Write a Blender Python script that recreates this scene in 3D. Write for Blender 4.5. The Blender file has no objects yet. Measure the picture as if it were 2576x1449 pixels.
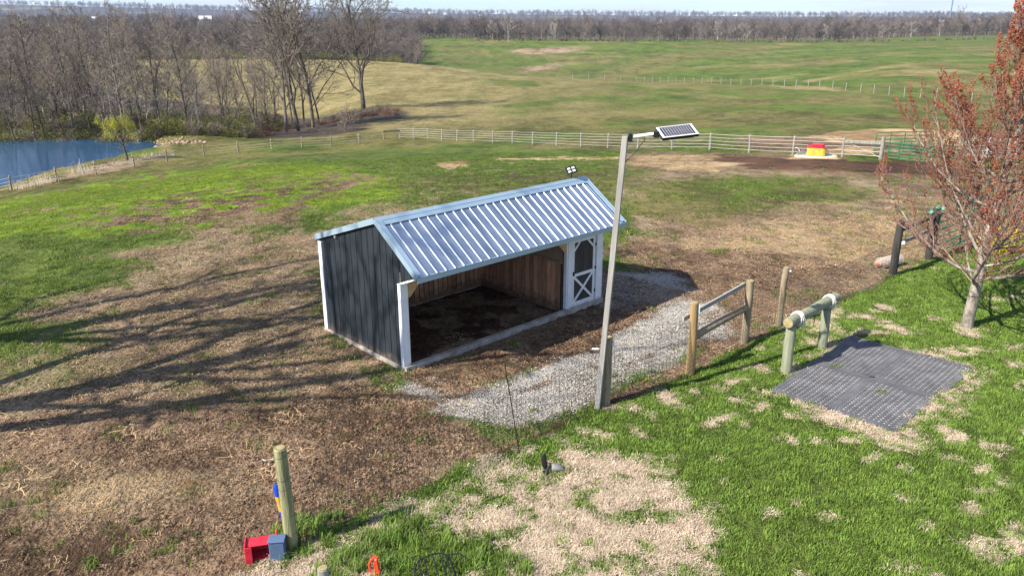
import bpy, math, random
import numpy as np
from mathutils import Vector, Matrix

S = bpy.context.scene
COL = S.collection
R = math.radians
rnd = random.Random(7)

# ------------------------------------------------------------------ camera
H = 6.9
F, CX, CY, HY = 2003.0, 1288.0, 724.5, 38.0
PITCH = math.atan((CY - HY) / F)
ROLL = 0.003
cam_d = bpy.data.cameras.new('camera')
cam = bpy.data.objects.new('camera', cam_d)
COL.objects.link(cam)
cam_d.sensor_width = 36.0
cam_d.lens = F / 2576.0 * 36.0
cam_d.clip_start = 0.1
cam_d.clip_end = 40000
cam.location = (0, 0, H)
cam.rotation_euler = (Matrix.Rotation(R(90) - PITCH, 3, 'X') @ Matrix.Rotation(-ROLL, 3, 'Z')).to_euler()
S.camera = cam

# ------------------------------------------------------------------ world, sun
SUN_AZ = R(210.5)       # direction towards the sun, counter-clockwise from +X
SUN_EL = R(40.5)
W = bpy.data.worlds.new('World')
S.world = W
W.use_nodes = True
wn = W.node_tree
bg = wn.nodes['Background']
bg.inputs['Strength'].default_value = 0.10
sky = wn.nodes.new('ShaderNodeTexSky')
sky.sky_type = 'NISHITA'
sky.sun_disc = False
sky.sun_elevation = SUN_EL
sky.sun_rotation = R(90) - SUN_AZ
sky.altitude = 250
sky.air_density = 1.0
sky.dust_density = 0.2
sky.ozone_density = 4.0
tc = wn.nodes.new('ShaderNodeTexCoord')
mp = wn.nodes.new('ShaderNodeMapping')
mp.inputs['Scale'].default_value = (1.2, 1.2, 22)
nz = wn.nodes.new('ShaderNodeTexNoise')
nz.inputs['Scale'].default_value = 2.2
nz.inputs['Detail'].default_value = 6
nz.inputs['Roughness'].default_value = 0.6
cr = wn.nodes.new('ShaderNodeValToRGB')
cr.color_ramp.elements[0].position = 0.43
cr.color_ramp.elements[1].position = 0.62
mx = wn.nodes.new('ShaderNodeMix')
mx.data_type = 'RGBA'
mx.inputs['B'].default_value = (4.7, 4.85, 5.1, 1)
mm = wn.nodes.new('ShaderNodeMath'); mm.operation = 'MULTIPLY'; mm.inputs[1].default_value = 0.8
L = wn.links.new
L(tc.outputs['Generated'], mp.inputs['Vector']); L(mp.outputs[0], nz.inputs['Vector'])
L(nz.outputs['Fac'], cr.inputs[0]); L(cr.outputs[0], mm.inputs[0]); L(mm.outputs[0], mx.inputs['Factor'])
tint = wn.nodes.new('ShaderNodeMix'); tint.data_type = 'RGBA'; tint.blend_type = 'MULTIPLY'; tint.inputs['Factor'].default_value = 1
tint.inputs['B'].default_value = (0.74, 0.88, 1.04, 1)
L(sky.outputs[0], tint.inputs['A']); L(tint.outputs['Result'], mx.inputs['A']); L(mx.outputs['Result'], bg.inputs['Color'])

sun_d = bpy.data.lights.new('sun', 'SUN')
sun_d.energy = 5.0
sun_d.angle = R(0.53)
sun_d.color = (1.0, 0.925, 0.79)
sun = bpy.data.objects.new('sun', sun_d)
COL.objects.link(sun)
sd = Vector((math.cos(SUN_AZ) * math.cos(SUN_EL), math.sin(SUN_AZ) * math.cos(SUN_EL), math.sin(SUN_EL)))
sun.rotation_euler = (-sd).to_track_quat('-Z', 'Y').to_euler()
sun.location = sd * 60

S.view_settings.view_transform = 'Standard'
S.view_settings.look = 'None'
S.view_settings.exposure = 1.0
S.view_settings.gamma = 1.0
S.view_settings.use_curve_mapping = False
S.render.engine = 'CYCLES'
S.cycles.max_bounces = 6
S.cycles.volume_bounces = 0
S.cycles.use_denoising = True
S.cycles.denoiser = 'OPENIMAGEDENOISE'
S.cycles.denoising_input_passes = 'RGB_ALBEDO_NORMAL'
S.cycles.denoising_prefilter = 'ACCURATE'
S.cycles.sample_clamp_indirect = 4.0

# ------------------------------------------------------------------ helpers
def ray(x, y):
    u = (x - CX) / F; v = (CY - y) / F
    c, s = math.cos(ROLL), math.sin(ROLL)
    u, v = u * c + v * s, -u * s + v * c
    cp, sp = math.cos(PITCH), math.sin(PITCH)
    return np.array([u, cp + v * sp, -sp + v * cp])

def vnoise(x, y, seed=0):
    xi = np.floor(x).astype(np.int64); yi = np.floor(y).astype(np.int64)
    fx = x - xi; fy = y - yi
    fx = fx * fx * (3 - 2 * fx); fy = fy * fy * (3 - 2 * fy)
    def h(a, b):
        n = (a * 374761393 + b * 668265263 + seed * 982451653) & 0xffffffff
        n = ((n ^ (n >> 13)) * 1274126177) & 0xffffffff
        n = n ^ (n >> 16)
        return (n & 0xffff) / 65535.0
    return ((h(xi, yi) * (1 - fx) + h(xi + 1, yi) * fx) * (1 - fy) + (h(xi, yi + 1) * (1 - fx) + h(xi + 1, yi + 1) * fx) * fy)

def fbm(x, y, oct=4, seed=0, gain=0.5):
    s = 0; a = 1; t = 0
    for k in range(oct):
        s = s + a * vnoise(x * 2 ** k + 17.3 * k, y * 2 ** k - 9.1 * k, seed + k); t += a; a *= gain
    return s / t

def sm(a, b, x):
    t = np.clip((x - a) / (b - a), 0, 1)
    return t * t * (3 - 2 * t)

def tag(o, label, cat, group=None, kind=None):
    o['label'] = label; o['category'] = cat
    if group: o['group'] = group
    if kind: o['kind'] = kind
    return o

def empty(name, loc=(0, 0, 0), rz=0.0):
    o = bpy.data.objects.new(name, None)
    o.empty_display_size = 0.3
    COL.objects.link(o)
    o.location = loc; o.rotation_euler = (0, 0, rz)
    return o

def mesh_from(name, V, Fc, mat=None, smooth=False, uvs=None):
    me = bpy.data.meshes.new(name)
    V = np.asarray(V, dtype=np.float32)
    if isinstance(Fc, np.ndarray):
        n, k = Fc.shape
        me.vertices.add(len(V)); me.vertices.foreach_set('co', V.ravel())
        me.loops.add(n * k); me.loops.foreach_set('vertex_index', Fc.astype(np.int32).ravel())
        me.polygons.add(n)
        me.polygons.foreach_set('loop_start', (np.arange(n) * k).astype(np.int32))
        me.polygons.foreach_set('loop_total', np.full(n, k, dtype=np.int32))
        me.update(calc_edges=True)
    else:
        me.from_pydata(V.tolist(), [], Fc)
    me.validate()
    if mat: me.materials.append(mat)
    if smooth: me.polygons.foreach_set('use_smooth', np.ones(len(me.polygons), dtype=bool))
    return me

def add(name, me, parent=None, loc=None, kind=None):
    o = bpy.data.objects.new(name, me)
    COL.objects.link(o)
    if parent: o.parent = parent
    if loc is not None: o.location = loc
    if kind: o['kind'] = kind
    return o

def copy_tree(o, parent=None):
    c = o.copy(); COL.objects.link(c)
    if parent: c.parent = parent
    for ch in list(o.children): copy_tree(ch, c)
    return c

class MB:
    def __init__(s): s.v = []; s.f = []
    def box(s, c, d, rot=None):
        c = Vector(c); hx, hy, hz = d[0] / 2, d[1] / 2, d[2] / 2
        n = len(s.v)
        for x, y, z in ((-1,-1,-1),(1,-1,-1),(1,1,-1),(-1,1,-1),(-1,-1,1),(1,-1,1),(1,1,1),(-1,1,1)):
            p = Vector((x * hx, y * hy, z * hz))
            if rot: p = rot @ p
            s.v.append(c + p)
        s.f += [[n+a for a in q] for q in ((0,3,2,1),(4,5,6,7),(0,1,5,4),(1,2,6,5),(2,3,7,6),(3,0,4,7))]
        return s
    def beam(s, a, b, w, h, up=(0, 0, 1)):
        a = Vector(a); b = Vector(b); t = (b - a); l = t.length; t.normalize()
        up = Vector(up); sx = t.cross(up)
        if sx.length < 1e-4: sx = t.cross(Vector((1, 0, 0)))
        sx.normalize(); u = sx.cross(t)
        rot = Matrix((t, sx, u)).transposed()
        return s.box((a + b) / 2, (l, w, h), rot)
    def tube(s, pts, rad, n=8, cap=True):
        pts = [Vector(p) for p in pts]
        if not isinstance(rad, (list, tuple)): rad = [rad] * len(pts)
        base = len(s.v); u = None
        for i, p in enumerate(pts):
            t = (pts[min(i+1, len(pts)-1)] - pts[max(i-1, 0)]).normalized()
            if u is None:
                ref = Vector((0, 0, 1)) if abs(t.z) < 0.9 else Vector((1, 0, 0))
                u = t.cross(ref).normalized()
            else:
                u = (u - t * u.dot(t)).normalized()
            w = t.cross(u)
            for k in range(n):
                a = 2 * math.pi * k / n
                s.v.append(p + (u * math.cos(a) + w * math.sin(a)) * rad[i])
        for i in range(len(pts) - 1):
            for k in range(n):
                a = base + i * n + k; b = base + i * n + (k + 1) % n
                s.f.append([a, b, b + n, a + n])
        if cap:
            s.f.append([base + k for k in range(n)][::-1])
            s.f.append([base + (len(pts) - 1) * n + k for k in range(n)])
        return s
    def prism(s, poly, a0, a1, axis='x'):
        """poly: list of (p,q); extruded along an axis from a0 to a1"""
        n = len(s.v); m = len(poly)
        for a in (a0, a1):
            for p, q in poly:
                s.v.append(Vector((a, p, q)) if axis == 'x' else Vector((p, a, q)) if axis == 'y' else Vector((p, q, a)))
        s.f.append([n + k for k in range(m)][::-1]); s.f.append([n + m + k for k in range(m)])
        for k in range(m):
            s.f.append([n + k, n + (k+1) % m, n + m + (k+1) % m, n + m + k])
        return s
    def mesh(s, name, mat, smooth=False, bevel=0):
        me = bpy.data.meshes.new(name)
        me.from_pydata([tuple(v) for v in s.v], [], s.f)
        import bmesh
        bm = bmesh.new(); bm.from_mesh(me)
        bmesh.ops.recalc_face_normals(bm, faces=bm.faces)
        if bevel:
            bmesh.ops.bevel(bm, geom=[e for e in bm.edges if len(e.link_faces) == 2 and e.calc_face_angle(0) > 0.6], offset=bevel, segments=1, affect='EDGES')
        bm.to_mesh(me); bm.free()
        me.materials.append(mat)
        if smooth:
            for p in me.polygons: p.use_smooth = True
            me.set_sharp_from_angle(angle=R(40))
        return me
    def build(s, name, mat, parent=None, smooth=False, bevel=0, loc=None, kind=None):
        return add(name, s.mesh(name, mat, smooth, bevel), parent, loc, kind)

# ------------------------------------------------------------------ materials
def mat(name, col, rough=0.8, metal=0.0, var=0.25, scale=6.0, col2=None, bump=0.0, bscale=None, stretch=None, spec=0.3, rand=0.0, trans=0.0):
    m = bpy.data.materials.new(name); m.use_nodes = True
    nt = m.node_tree; N = nt.nodes; K = nt.links.new
    b = N['Principled BSDF']
    b.inputs['Roughness'].default_value = rough
    b.inputs['Metallic'].default_value = metal
    b.inputs['Specular IOR Level'].default_value = spec
    t = N.new('ShaderNodeTexCoord'); mp = N.new('ShaderNodeMapping')
    if stretch: mp.inputs['Scale'].default_value = stretch
    K(t.outputs['Object'], mp.inputs['Vector'])
    n = N.new('ShaderNodeTexNoise'); n.inputs['Scale'].default_value = scale
    n.inputs['Detail'].default_value = 6; n.inputs['Roughness'].default_value = 0.65
    K(mp.outputs[0], n.inputs['Vector'])
    r = N.new('ShaderNodeValToRGB')
    c2 = col2 or tuple(max(0, c * (1 - var)) for c in col)
    c1 = col if col2 else tuple(min(1, c * (1 + var)) for c in col)
    r.color_ramp.elements[0].position = 0.33; r.color_ramp.elements[0].color = (*c2, 1)
    r.color_ramp.elements[1].position = 0.67; r.color_ramp.elements[1].color = (*c1, 1)
    K(n.outputs['Fac'], r.inputs[0])
    out = r.outputs[0]
    if rand:
        oi = N.new('ShaderNodeObjectInfo'); mr = N.new('ShaderNodeMapRange')
        mr.inputs['To Min'].default_value = 1 - rand; mr.inputs['To Max'].default_value = 1 + rand
        K(oi.outputs['Random'], mr.inputs['Value'])
        mu = N.new('ShaderNodeMix'); mu.data_type = 'RGBA'; mu.blend_type = 'MULTIPLY'; mu.inputs['Factor'].default_value = 1
        K(out, mu.inputs['A']); K(mr.outputs[0], mu.inputs['B']); out = mu.outputs['Result']
    K(out, b.inputs['Base Color'])
    if bump:
        n2 = N.new('ShaderNodeTexNoise'); n2.inputs['Scale'].default_value = bscale or scale * 4
        n2.inputs['Detail'].default_value = 5
        K(mp.outputs[0], n2.inputs['Vector'])
        bp = N.new('ShaderNodeBump'); bp.inputs['Strength'].default_value = bump; bp.inputs['Distance'].default_value = 0.02
        K(n2.outputs['Fac'], bp.inputs['Height']); K(bp.outputs[0], b.inputs['Normal'])
    if trans:
        tr = N.new('ShaderNodeBsdfTranslucent'); ms = N.new('ShaderNodeMixShader'); ms.inputs[0].default_value = trans
        K(out, tr.inputs['Color']); K(b.outputs[0], ms.inputs[1]); K(tr.outputs[0], ms.inputs[2])
        K(ms.outputs[0], N['Material Output'].inputs['Surface'])
    return m

M = {}
M['siding'] = mat('dark_painted_siding', (0.020, 0.027, 0.036), 0.5, var=0.3, scale=3, bump=0.3, stretch=(6, 6, 0.6), spec=0.35)
M['siding_brown'] = mat('door_siding', (0.05, 0.047, 0.045), 0.7, var=0.35, scale=3, bump=0.3, stretch=(6, 6, 0.6))
M['white'] = mat('white_painted_wood', (0.74, 0.77, 0.8), 0.5, var=0.07, scale=5, bump=0.15)
M['sill'] = mat('weathered_sill', (0.42, 0.40, 0.37), 0.85, col2=(0.2, 0.17, 0.14), scale=4, bump=0.4)
M['kick'] = mat('oak_kickboard', (0.62, 0.33, 0.19), 0.8, col2=(0.36, 0.18, 0.105), scale=3, bump=0.4, stretch=(5, 5, 0.7), rand=0.35)
M['ply'] = mat('plywood', (0.42, 0.29, 0.2), 0.8, col2=(0.25, 0.17, 0.12), scale=2.2, bump=0.1)
M['roof'] = mat('galvanised_roof', (0.50, 0.58, 0.72), 0.3, metal=0.85, col2=(0.26, 0.33, 0.44), scale=1.1, spec=0.5, stretch=(5, 0.9, 0.9))
M['trimmetal'] = mat('painted_metal_trim', (0.33, 0.45, 0.56), 0.42, metal=0.35, var=0.05, scale=2, spec=0.5)
M['lumber'] = mat('new_lumber', (0.5, 0.34, 0.18), 0.7, var=0.2, scale=4, stretch=(1, 1, 6))
M['post'] = mat('treated_post', (0.35, 0.28, 0.19), 0.9, col2=(0.15, 0.125, 0.085), scale=5, bump=0.7, stretch=(3, 3, 0.35))
M['postg'] = mat('green_treated_post', (0.30, 0.32, 0.22), 0.85, col2=(0.17, 0.185, 0.13), scale=4, bump=0.6, stretch=(3, 3, 0.4))
M['posty'] = mat('mossy_post', (0.34, 0.335, 0.17), 0.9, col2=(0.13, 0.125, 0.075), scale=4, bump=0.7, stretch=(3, 3, 0.3))
M['posto'] = mat('orange_stained_post', (0.40, 0.25, 0.11), 0.9, col2=(0.2, 0.15, 0.085), scale=4, bump=0.7, stretch=(3, 3, 0.25))
M['postgrey'] = mat('grey_post', (0.34, 0.32, 0.28), 0.9, col2=(0.16, 0.15, 0.13), scale=5, bump=0.6, stretch=(3, 3, 0.35))
M['postdark'] = mat('black_painted_post', (0.07, 0.066, 0.062), 0.9, col2=(0.03, 0.028, 0.026), scale=5, bump=0.6, stretch=(3, 3, 0.35))
M['endgrain'] = mat('end_grain', (0.4, 0.33, 0.17), 0.9, col2=(0.2, 0.17, 0.09), scale=14, bump=0.4)
M['polewood'] = mat('grey_timber_pole', (0.36, 0.35, 0.335), 0.8, col2=(0.22, 0.212, 0.2), scale=4, bump=0.4, stretch=(4, 4, 0.3))
M['wire'] = mat('galvanised_wire', (0.07, 0.07, 0.07), 0.5, metal=0.4, var=0.3)
M['strand'] = mat('white_coated_wire', (0.56, 0.54, 0.51), 0.5, var=0.1)
M['iron'] = mat('black_iron', (0.025, 0.022, 0.02), 0.5, var=0.3)
M['rope'] = mat('white_rope', (0.72, 0.7, 0.66), 0.9, col2=(0.45, 0.43, 0.4), scale=40, bump=0.6)
M['rubber'] = mat('rubber_mat', (0.135, 0.137, 0.15), 0.8, col2=(0.07, 0.072, 0.082), scale=2.2, bump=0.2, spec=0.3)
M['rubberhole'] = mat('mat_hole', (0.62, 0.59, 0.56), 0.95, col2=(0.22, 0.2, 0.19), scale=4)
M['red'] = mat('red_plastic', (0.50, 0.02, 0.04), 0.45, var=0.3, scale=7, spec=0.4)
M['redor'] = mat('orange_red_plastic', (0.80, 0.06, 0.025), 0.35, var=0.1, scale=5, spec=0.5)
M['bluebox'] = mat('faded_blue_plastic', (0.08, 0.13, 0.235), 0.55, var=0.15, scale=6)
M['bluetube'] = mat('blue_plastic', (0.01, 0.05, 0.45), 0.4, var=0.1)
M['yellow'] = mat('yellow_plastic', (0.64, 0.42, 0.06), 0.5, col2=(0.45, 0.27, 0.05), scale=5)
M['black'] = mat('black_plastic', (0.016, 0.018, 0.02), 0.45, var=0.2)
M['greyplastic'] = mat('grey_plastic', (0.2, 0.2, 0.2), 0.5, var=0.2)
M['cell'] = mat('solar_cell', (0.008, 0.01, 0.04), 0.6, var=0.3, spec=0.1)
M['panelwhite'] = mat('panel_backing', (0.68, 0.68, 0.68), 0.35, var=0.02)
M['concrete'] = mat('concrete', (0.55, 0.5, 0.42), 0.9, var=0.15, scale=3, bump=0.3)
M['greenmetal'] = mat('green_painted_tube', (0.02, 0.16, 0.07), 0.4, var=0.15, spec=0.5)
M['teal'] = mat('teal_plastic', (0.1, 0.6, 0.45), 0.5, var=0.1)
M['bark'] = mat('bare_bark', (0.20, 0.17, 0.142), 0.95, col2=(0.06, 0.05, 0.042), scale=1.5, bump=0.5, rand=0.35)
M['twig'] = mat('fine_twigs', (0.31, 0.26, 0.215), 0.95, col2=(0.15, 0.122, 0.102), scale=1.0, rand=0.35)
M['palebark'] = mat('pale_bark', (0.55, 0.52, 0.46), 0.9, col2=(0.28, 0.25, 0.21), scale=1.0, rand=0.2)
M['fartree'] = mat('far_bare_wood', (0.20, 0.165, 0.15), 0.95, col2=(0.11, 0.09, 0.08), scale=0.3, rand=0.5)
M['maplebark'] = mat('maple_bark', (0.38, 0.34, 0.29), 0.9, col2=(0.10, 0.085, 0.07), scale=6, bump=0.9, stretch=(1, 1, .6))
M['mapletwig'] = mat('maple_twig', (0.36, 0.26, 0.22), 0.9, col2=(0.12, 0.08, 0.07), scale=3)
M['bud'] = mat('red_buds', (0.62, 0.22, 0.10), 0.8, col2=(0.34, 0.075, 0.05), scale=9, trans=0.25)
M['willow'] = mat('willow_leaf', (0.42, 0.42, 0.06), 0.8, var=0.3, scale=2, trans=0.3)
M['brushg'] = mat('green_undergrowth', (0.23, 0.23, 0.065), 0.9, col2=(0.09, 0.095, 0.03), scale=0.6, rand=0.45, trans=0.2)
M['brushb'] = mat('brown_undergrowth', (0.19, 0.105, 0.075), 0.95, col2=(0.1, 0.06, 0.045), scale=0.8, rand=0.4)
M['reed'] = mat('dry_reed', (0.62, 0.52, 0.42), 0.9, var=0.25, scale=2)
M['forsythia'] = mat('yellow_blossom', (0.75, 0.6, 0.02), 0.7, var=0.2, scale=8, trans=0.3)
M['rock'] = mat('bank_rock', (0.36, 0.27, 0.18), 0.95, col2=(0.18, 0.13, 0.09), scale=2, bump=0.5, rand=0.3)
M['blade'] = mat('lawn_blade', (0.24, 0.35, 0.062), 0.6, col2=(0.085, 0.15, 0.027), scale=1.3, rand=0.5, trans=0.18, spec=0.3)
M['blade2'] = mat('pasture_blade', (0.20, 0.27, 0.055), 0.7, col2=(0.09, 0.14, 0.026), scale=0.8, rand=0.4, trans=0.3)
M['thatchbit'] = mat('thatch_bits', (0.66, 0.55, 0.42), 0.9, col2=(0.36, 0.27, 0.19), scale=12, rand=0.3)
M['strawbit'] = mat('straw_bits', (0.66, 0.48, 0.26), 0.85, col2=(0.4, 0.27, 0.14), scale=9, rand=0.35)
M['deadbit'] = mat('dead_grass_bits', (0.44, 0.31, 0.20), 0.95, col2=(0.17, 0.11, 0.07), scale=9, rand=0.4)
M['clod'] = mat('mud_clod', (0.19, 0.115, 0.07), 0.95, col2=(0.085, 0.048, 0.03), scale=10, rand=0.4, bump=0.4)
M['stone'] = mat('gravel_stone', (0.52, 0.50, 0.475), 0.9, col2=(0.2, 0.18, 0.16), scale=9, rand=0.45)
M['towerblue'] = mat('tower_steel', (0.16, 0.26, 0.42), 0.6, var=0.1)
M['housewhite'] = mat('far_white_wall', (0.8, 0.8, 0.78), 0.8, var=0.05, scale=0.5)
M['houseroof'] = mat('far_roof', (0.3, 0.3, 0.32), 0.8, var=0.15, scale=0.5)
M['silverroof'] = mat('far_tin_roof', (0.7, 0.72, 0.75), 0.5, metal=0.3, var=0.1, scale=0.5)
M['housered'] = mat('far_red_roof', (0.42, 0.14, 0.09), 0.8, var=0.15, scale=0.5)
M['netroll'] = mat('netting_roll', (0.55, 0.42, 0.36), 0.9, col2=(0.34, 0.24, 0.2), scale=14, bump=0.6)

def add_splash(m, zmax, col):
    """dried mud thrown up against the foot of the boards"""
    nt = m.node_tree; N = nt.nodes; K = nt.links.new; b = N['Principled BSDF']
    src = b.inputs['Base Color'].links[0].from_socket
    t = N.new('ShaderNodeTexCoord'); sx = N.new('ShaderNodeSeparateXYZ'); K(t.outputs['Object'], sx.inputs[0])
    n = N.new('ShaderNodeTexNoise'); n.inputs['Scale'].default_value = 7; n.inputs['Detail'].default_value = 7; n.inputs['Roughness'].default_value = .7; K(t.outputs['Object'], n.inputs['Vector'])
    a = N.new('ShaderNodeMath'); a.operation = 'MULTIPLY_ADD'; K(n.outputs['Fac'], a.inputs[0]); a.inputs[1].default_value = -zmax * 2.2; K(sx.outputs['Z'], a.inputs[2])
    r = N.new('ShaderNodeMapRange'); K(a.outputs[0], r.inputs['Value'])
    for k, v in (('From Min', -zmax * .95), ('From Max', -zmax * .25), ('To Min', .8), ('To Max', 0)): r.inputs[k].default_value = v
    mx = N.new('ShaderNodeMix'); mx.data_type = 'RGBA'; K(r.outputs[0], mx.inputs['Factor']); K(src, mx.inputs['A']); mx.inputs['B'].default_value = (*col, 1)
    K(mx.outputs['Result'], b.inputs['Base Color'])
add_splash(M['siding'], .28, (.13, .10, .075)); add_splash(M['white'], .2, (.30, .23, .17)); add_splash(M['kick'], .5, (.10, .065, .045))

# ------------------------------------------------------------------ terrain table
def azof(x, y):
    r = ray(x, y); return math.atan2(r[0], r[1])
def zof(x, y, d):
    r = ray(x, y); return H + d * r[2] / r[1]
ring_px = {
 3: [(-400,560,58),(30,480,62),(242,440,68),(421,408,76),(600,385,82),(760,372,88),(966,352,94),(1040,350,92),(1290,362,80),(1529,373,69),(1700,376,60.5),(1885,385,54),(2215,402,49),(2576,430,45)],
 4: [(-400,335,97),(0,334,97),(420,337,97),(600,342,104),(760,330,116),(915,296,122),(1100,300,118),(1290,300,112),(1600,310,95),(1900,310,82),(2280,320,72),(2576,330,72)],
 5: [(-400,326,125),(0,326,125),(420,326,130),(700,322,138),(790,318,140),(915,276,140),(1100,250,165),(1290,245,165),(1600,250,150),(1900,255,130),(2280,275,102),(2576,290,100)],
 6: [(-400,165,300),(0,160,300),(560,150,300),(800,152,300),(1000,158,300),(1290,190,270),(1600,207,240),(1900,214,190),(2100,226,160),(2280,243,130),(2576,262,125)],
 8: [(-400,140,450),(0,140,450),(700,138,450),(1000,146,430),(1290,183,400),(1600,199,360),(1900,207,300),(2100,219,240),(2280,234,190),(2576,250,175)],
 9: [(-400,80,900),(0,80,900),(700,88,800),(1000,98,650),(1290,104,600),(1900,108,600),(2130,106,620),(2300,97,700),(2576,88,720)],
}
def ringfun(k):
    a = np.array([azof(x, y) for x, y, d in ring_px[k]])
    z = np.array([zof(x, y, d) for x, y, d in ring_px[k]])
    d = np.array([d / math.cos(azof(x, y)) for x, y, d in ring_px[k]], float)
    return a, d, z
RF = {k: ringfun(k) for k in ring_px}
def sinterp(x, xp, fp):
    w = 0.02
    return sum(np.interp(x + o * w, xp, fp) for o in (-1.5, -0.75, 0, 0.75, 1.5)) / 5.0
def rings(az):
    """radii and heights of the 13 profile rings for an array of azimuths"""
    az = np.clip(az, -0.75, 0.75)
    n = len(az); rr = []; zz = []
    def put(r, z): rr.append(np.broadcast_to(r, n).astype(float)); zz.append(np.broadcast_to(z, n).astype(float))
    put(0, 0); put(17, 0); put(27, -0.12)
    for k in (3, 4, 5, 6):
        a, d, z = RF[k]; put(sinterp(az, a, d), sinterp(az, a, z))
    r6, z6 = rr[-1], zz[-1]
    put(r6 * 1.22, H + (z6 - H) / r6 * (r6 * 1.22) - 3.0)
    for k in (8, 9):
        a, d, z = RF[k]; put(sinterp(az, a, d), sinterp(az, a, z))
    r9, z9 = rr[-1], zz[-1]
    put(r9 * 1.6, z9 - 5)
    put(2600, -25)
    xs = [-400, 0, 300, 600, 1288, 1889, 2576]; ys = [14, 17, 22, 27.5, 37.5, 42, 43]
    a = np.array([azof(x, y) for x, y in zip(xs, ys)]); z = np.array([zof(x, y, 6000) for x, y in zip(xs, ys)])
    put(6000, np.interp(az, a, z)); put(9000, -70)
    return np.array(rr), np.array(zz)
def pchip(x, y, xq):
    h = np.diff(x); dl = np.diff(y) / h; d = np.zeros_like(y)
    for i in range(1, len(x) - 1):
        if dl[i-1] * dl[i] > 0:
            w1 = 2*h[i] + h[i-1]; w2 = h[i] + 2*h[i-1]
            d[i] = (w1 + w2) / (w1 / dl[i-1] + w2 / dl[i])
    d[-1] = dl[-1]
    i = np.clip(np.searchsorted(x, xq) - 1, 0, len(x) - 2)
    t = (xq - x[i]) / h[i]
    return (y[i]*(1+2*t)*(1-t)**2 + h[i]*d[i]*t*(1-t)**2 + y[i+1]*t*t*(3-2*t) + h[i]*d[i+1]*t*t*(t-1))
# azimuth measured from +Y towards +X
AZ = np.concatenate([np.linspace(-math.pi, -0.72, 40)[:-1], np.linspace(-0.72, 0.72, 540), np.linspace(0.72, math.pi, 40)[1:]])
RG = np.concatenate([[0.01], np.linspace(1, 7, 8)[:-1], np.geomspace(7, 40, 440)[:-1], np.geomspace(40, 150, 200)[:-1], np.geomspace(150, 9000, 190)])
rr, zz = rings(AZ)
Z = np.zeros((len(AZ), len(RG)))
for i in range(len(AZ)):
    Z[i] = pchip(rr[:, i], zz[:, i], RG)
A2, R2 = np.meshgrid(AZ, RG, indexing='ij')
X = np.sin(A2) * R2; Y = np.cos(A2) * R2
# gentle undulation, hollows and hoof marks
Z += (fbm(X / 9, Y / 9, 3, 5) - 0.5) * 0.5 * sm(22, 60, R2) * (1 - sm(260, 500, R2))
Z += (fbm(X / 60, Y / 60, 3, 15) - 0.5) * 4.0 * sm(650, 1400, R2)
Z += (fbm(X / 700, Y / 700, 4, 25) - 0.5) * 34 * sm(1500, 3200, R2) * (1 - sm(4500, 6000, R2))
fm = (fbm(X / 1.2, Y / 1.2, 3, 31) - 0.5) * 0.07
Z += fm * sm(6, 9, R2)

WZ = -7.9
def onplane(x, y, z):
    r = ray(x, y); t = (z - H) / r[2]; return (r[0] * t, r[1] * t)
pond_px = [(-350,346),(-150,345),(0,345),(120,344),(250,346),(330,351),(395,358),(425,368),(418,378),(380,388),(330,400),(280,413),(200,434),(140,450),(60,470),(0,488),(-120,525),(-350,600)]
POND = [onplane(x, y, WZ) for x, y in pond_px]
def sdist(px, py, poly):
    """signed distance, positive inside"""
    d = np.full(px.shape, 1e18); ins = np.zeros(px.shape, bool)
    n = len(poly)
    for i in range(n):
        ax, ay = poly[i]; bx, by = poly[(i+1) % n]
        ex, ey = bx - ax, by - ay
        t = np.clip(((px-ax)*ex + (py-ay)*ey) / (ex*ex + ey*ey + 1e-12), 0, 1)
        d = np.minimum(d, (px-ax-t*ex)**2 + (py-ay-t*ey)**2)
        c = ((ay > py) != (by > py)) & (px < (bx-ax) * (py-ay) / ((by-ay) if by != ay else 1e-12) + ax)
        ins ^= c
    d = np.sqrt(d)
    return np.where(ins, d, -d)
reg = (R2 > 50) & (R2 < 140) & (A2 < 0.0) & (A2 > -0.9)
sp = sdist(X[reg], Y[reg], POND) + (fbm(X[reg] / 2.2, Y[reg] / 2.2, 3, 8) - 0.5) * 1.6
zr = Z[reg]
zin = WZ - np.minimum(1.3, 0.35 * sp)
o = np.clip(-sp / 4.0, 0, 1)
zout = (WZ + 0.06 + 0.45 * np.minimum(-sp, 1.0)) * (1 - o) + np.maximum(zr, WZ + 0.35) * o
zr2 = np.where(sp > 0, zin, np.where(-sp < 4, zout, np.where(-sp < 9, np.maximum(zr, WZ + 0.35 - (-sp-4)*0.2), zr)))
Z[reg] = zr2

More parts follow.
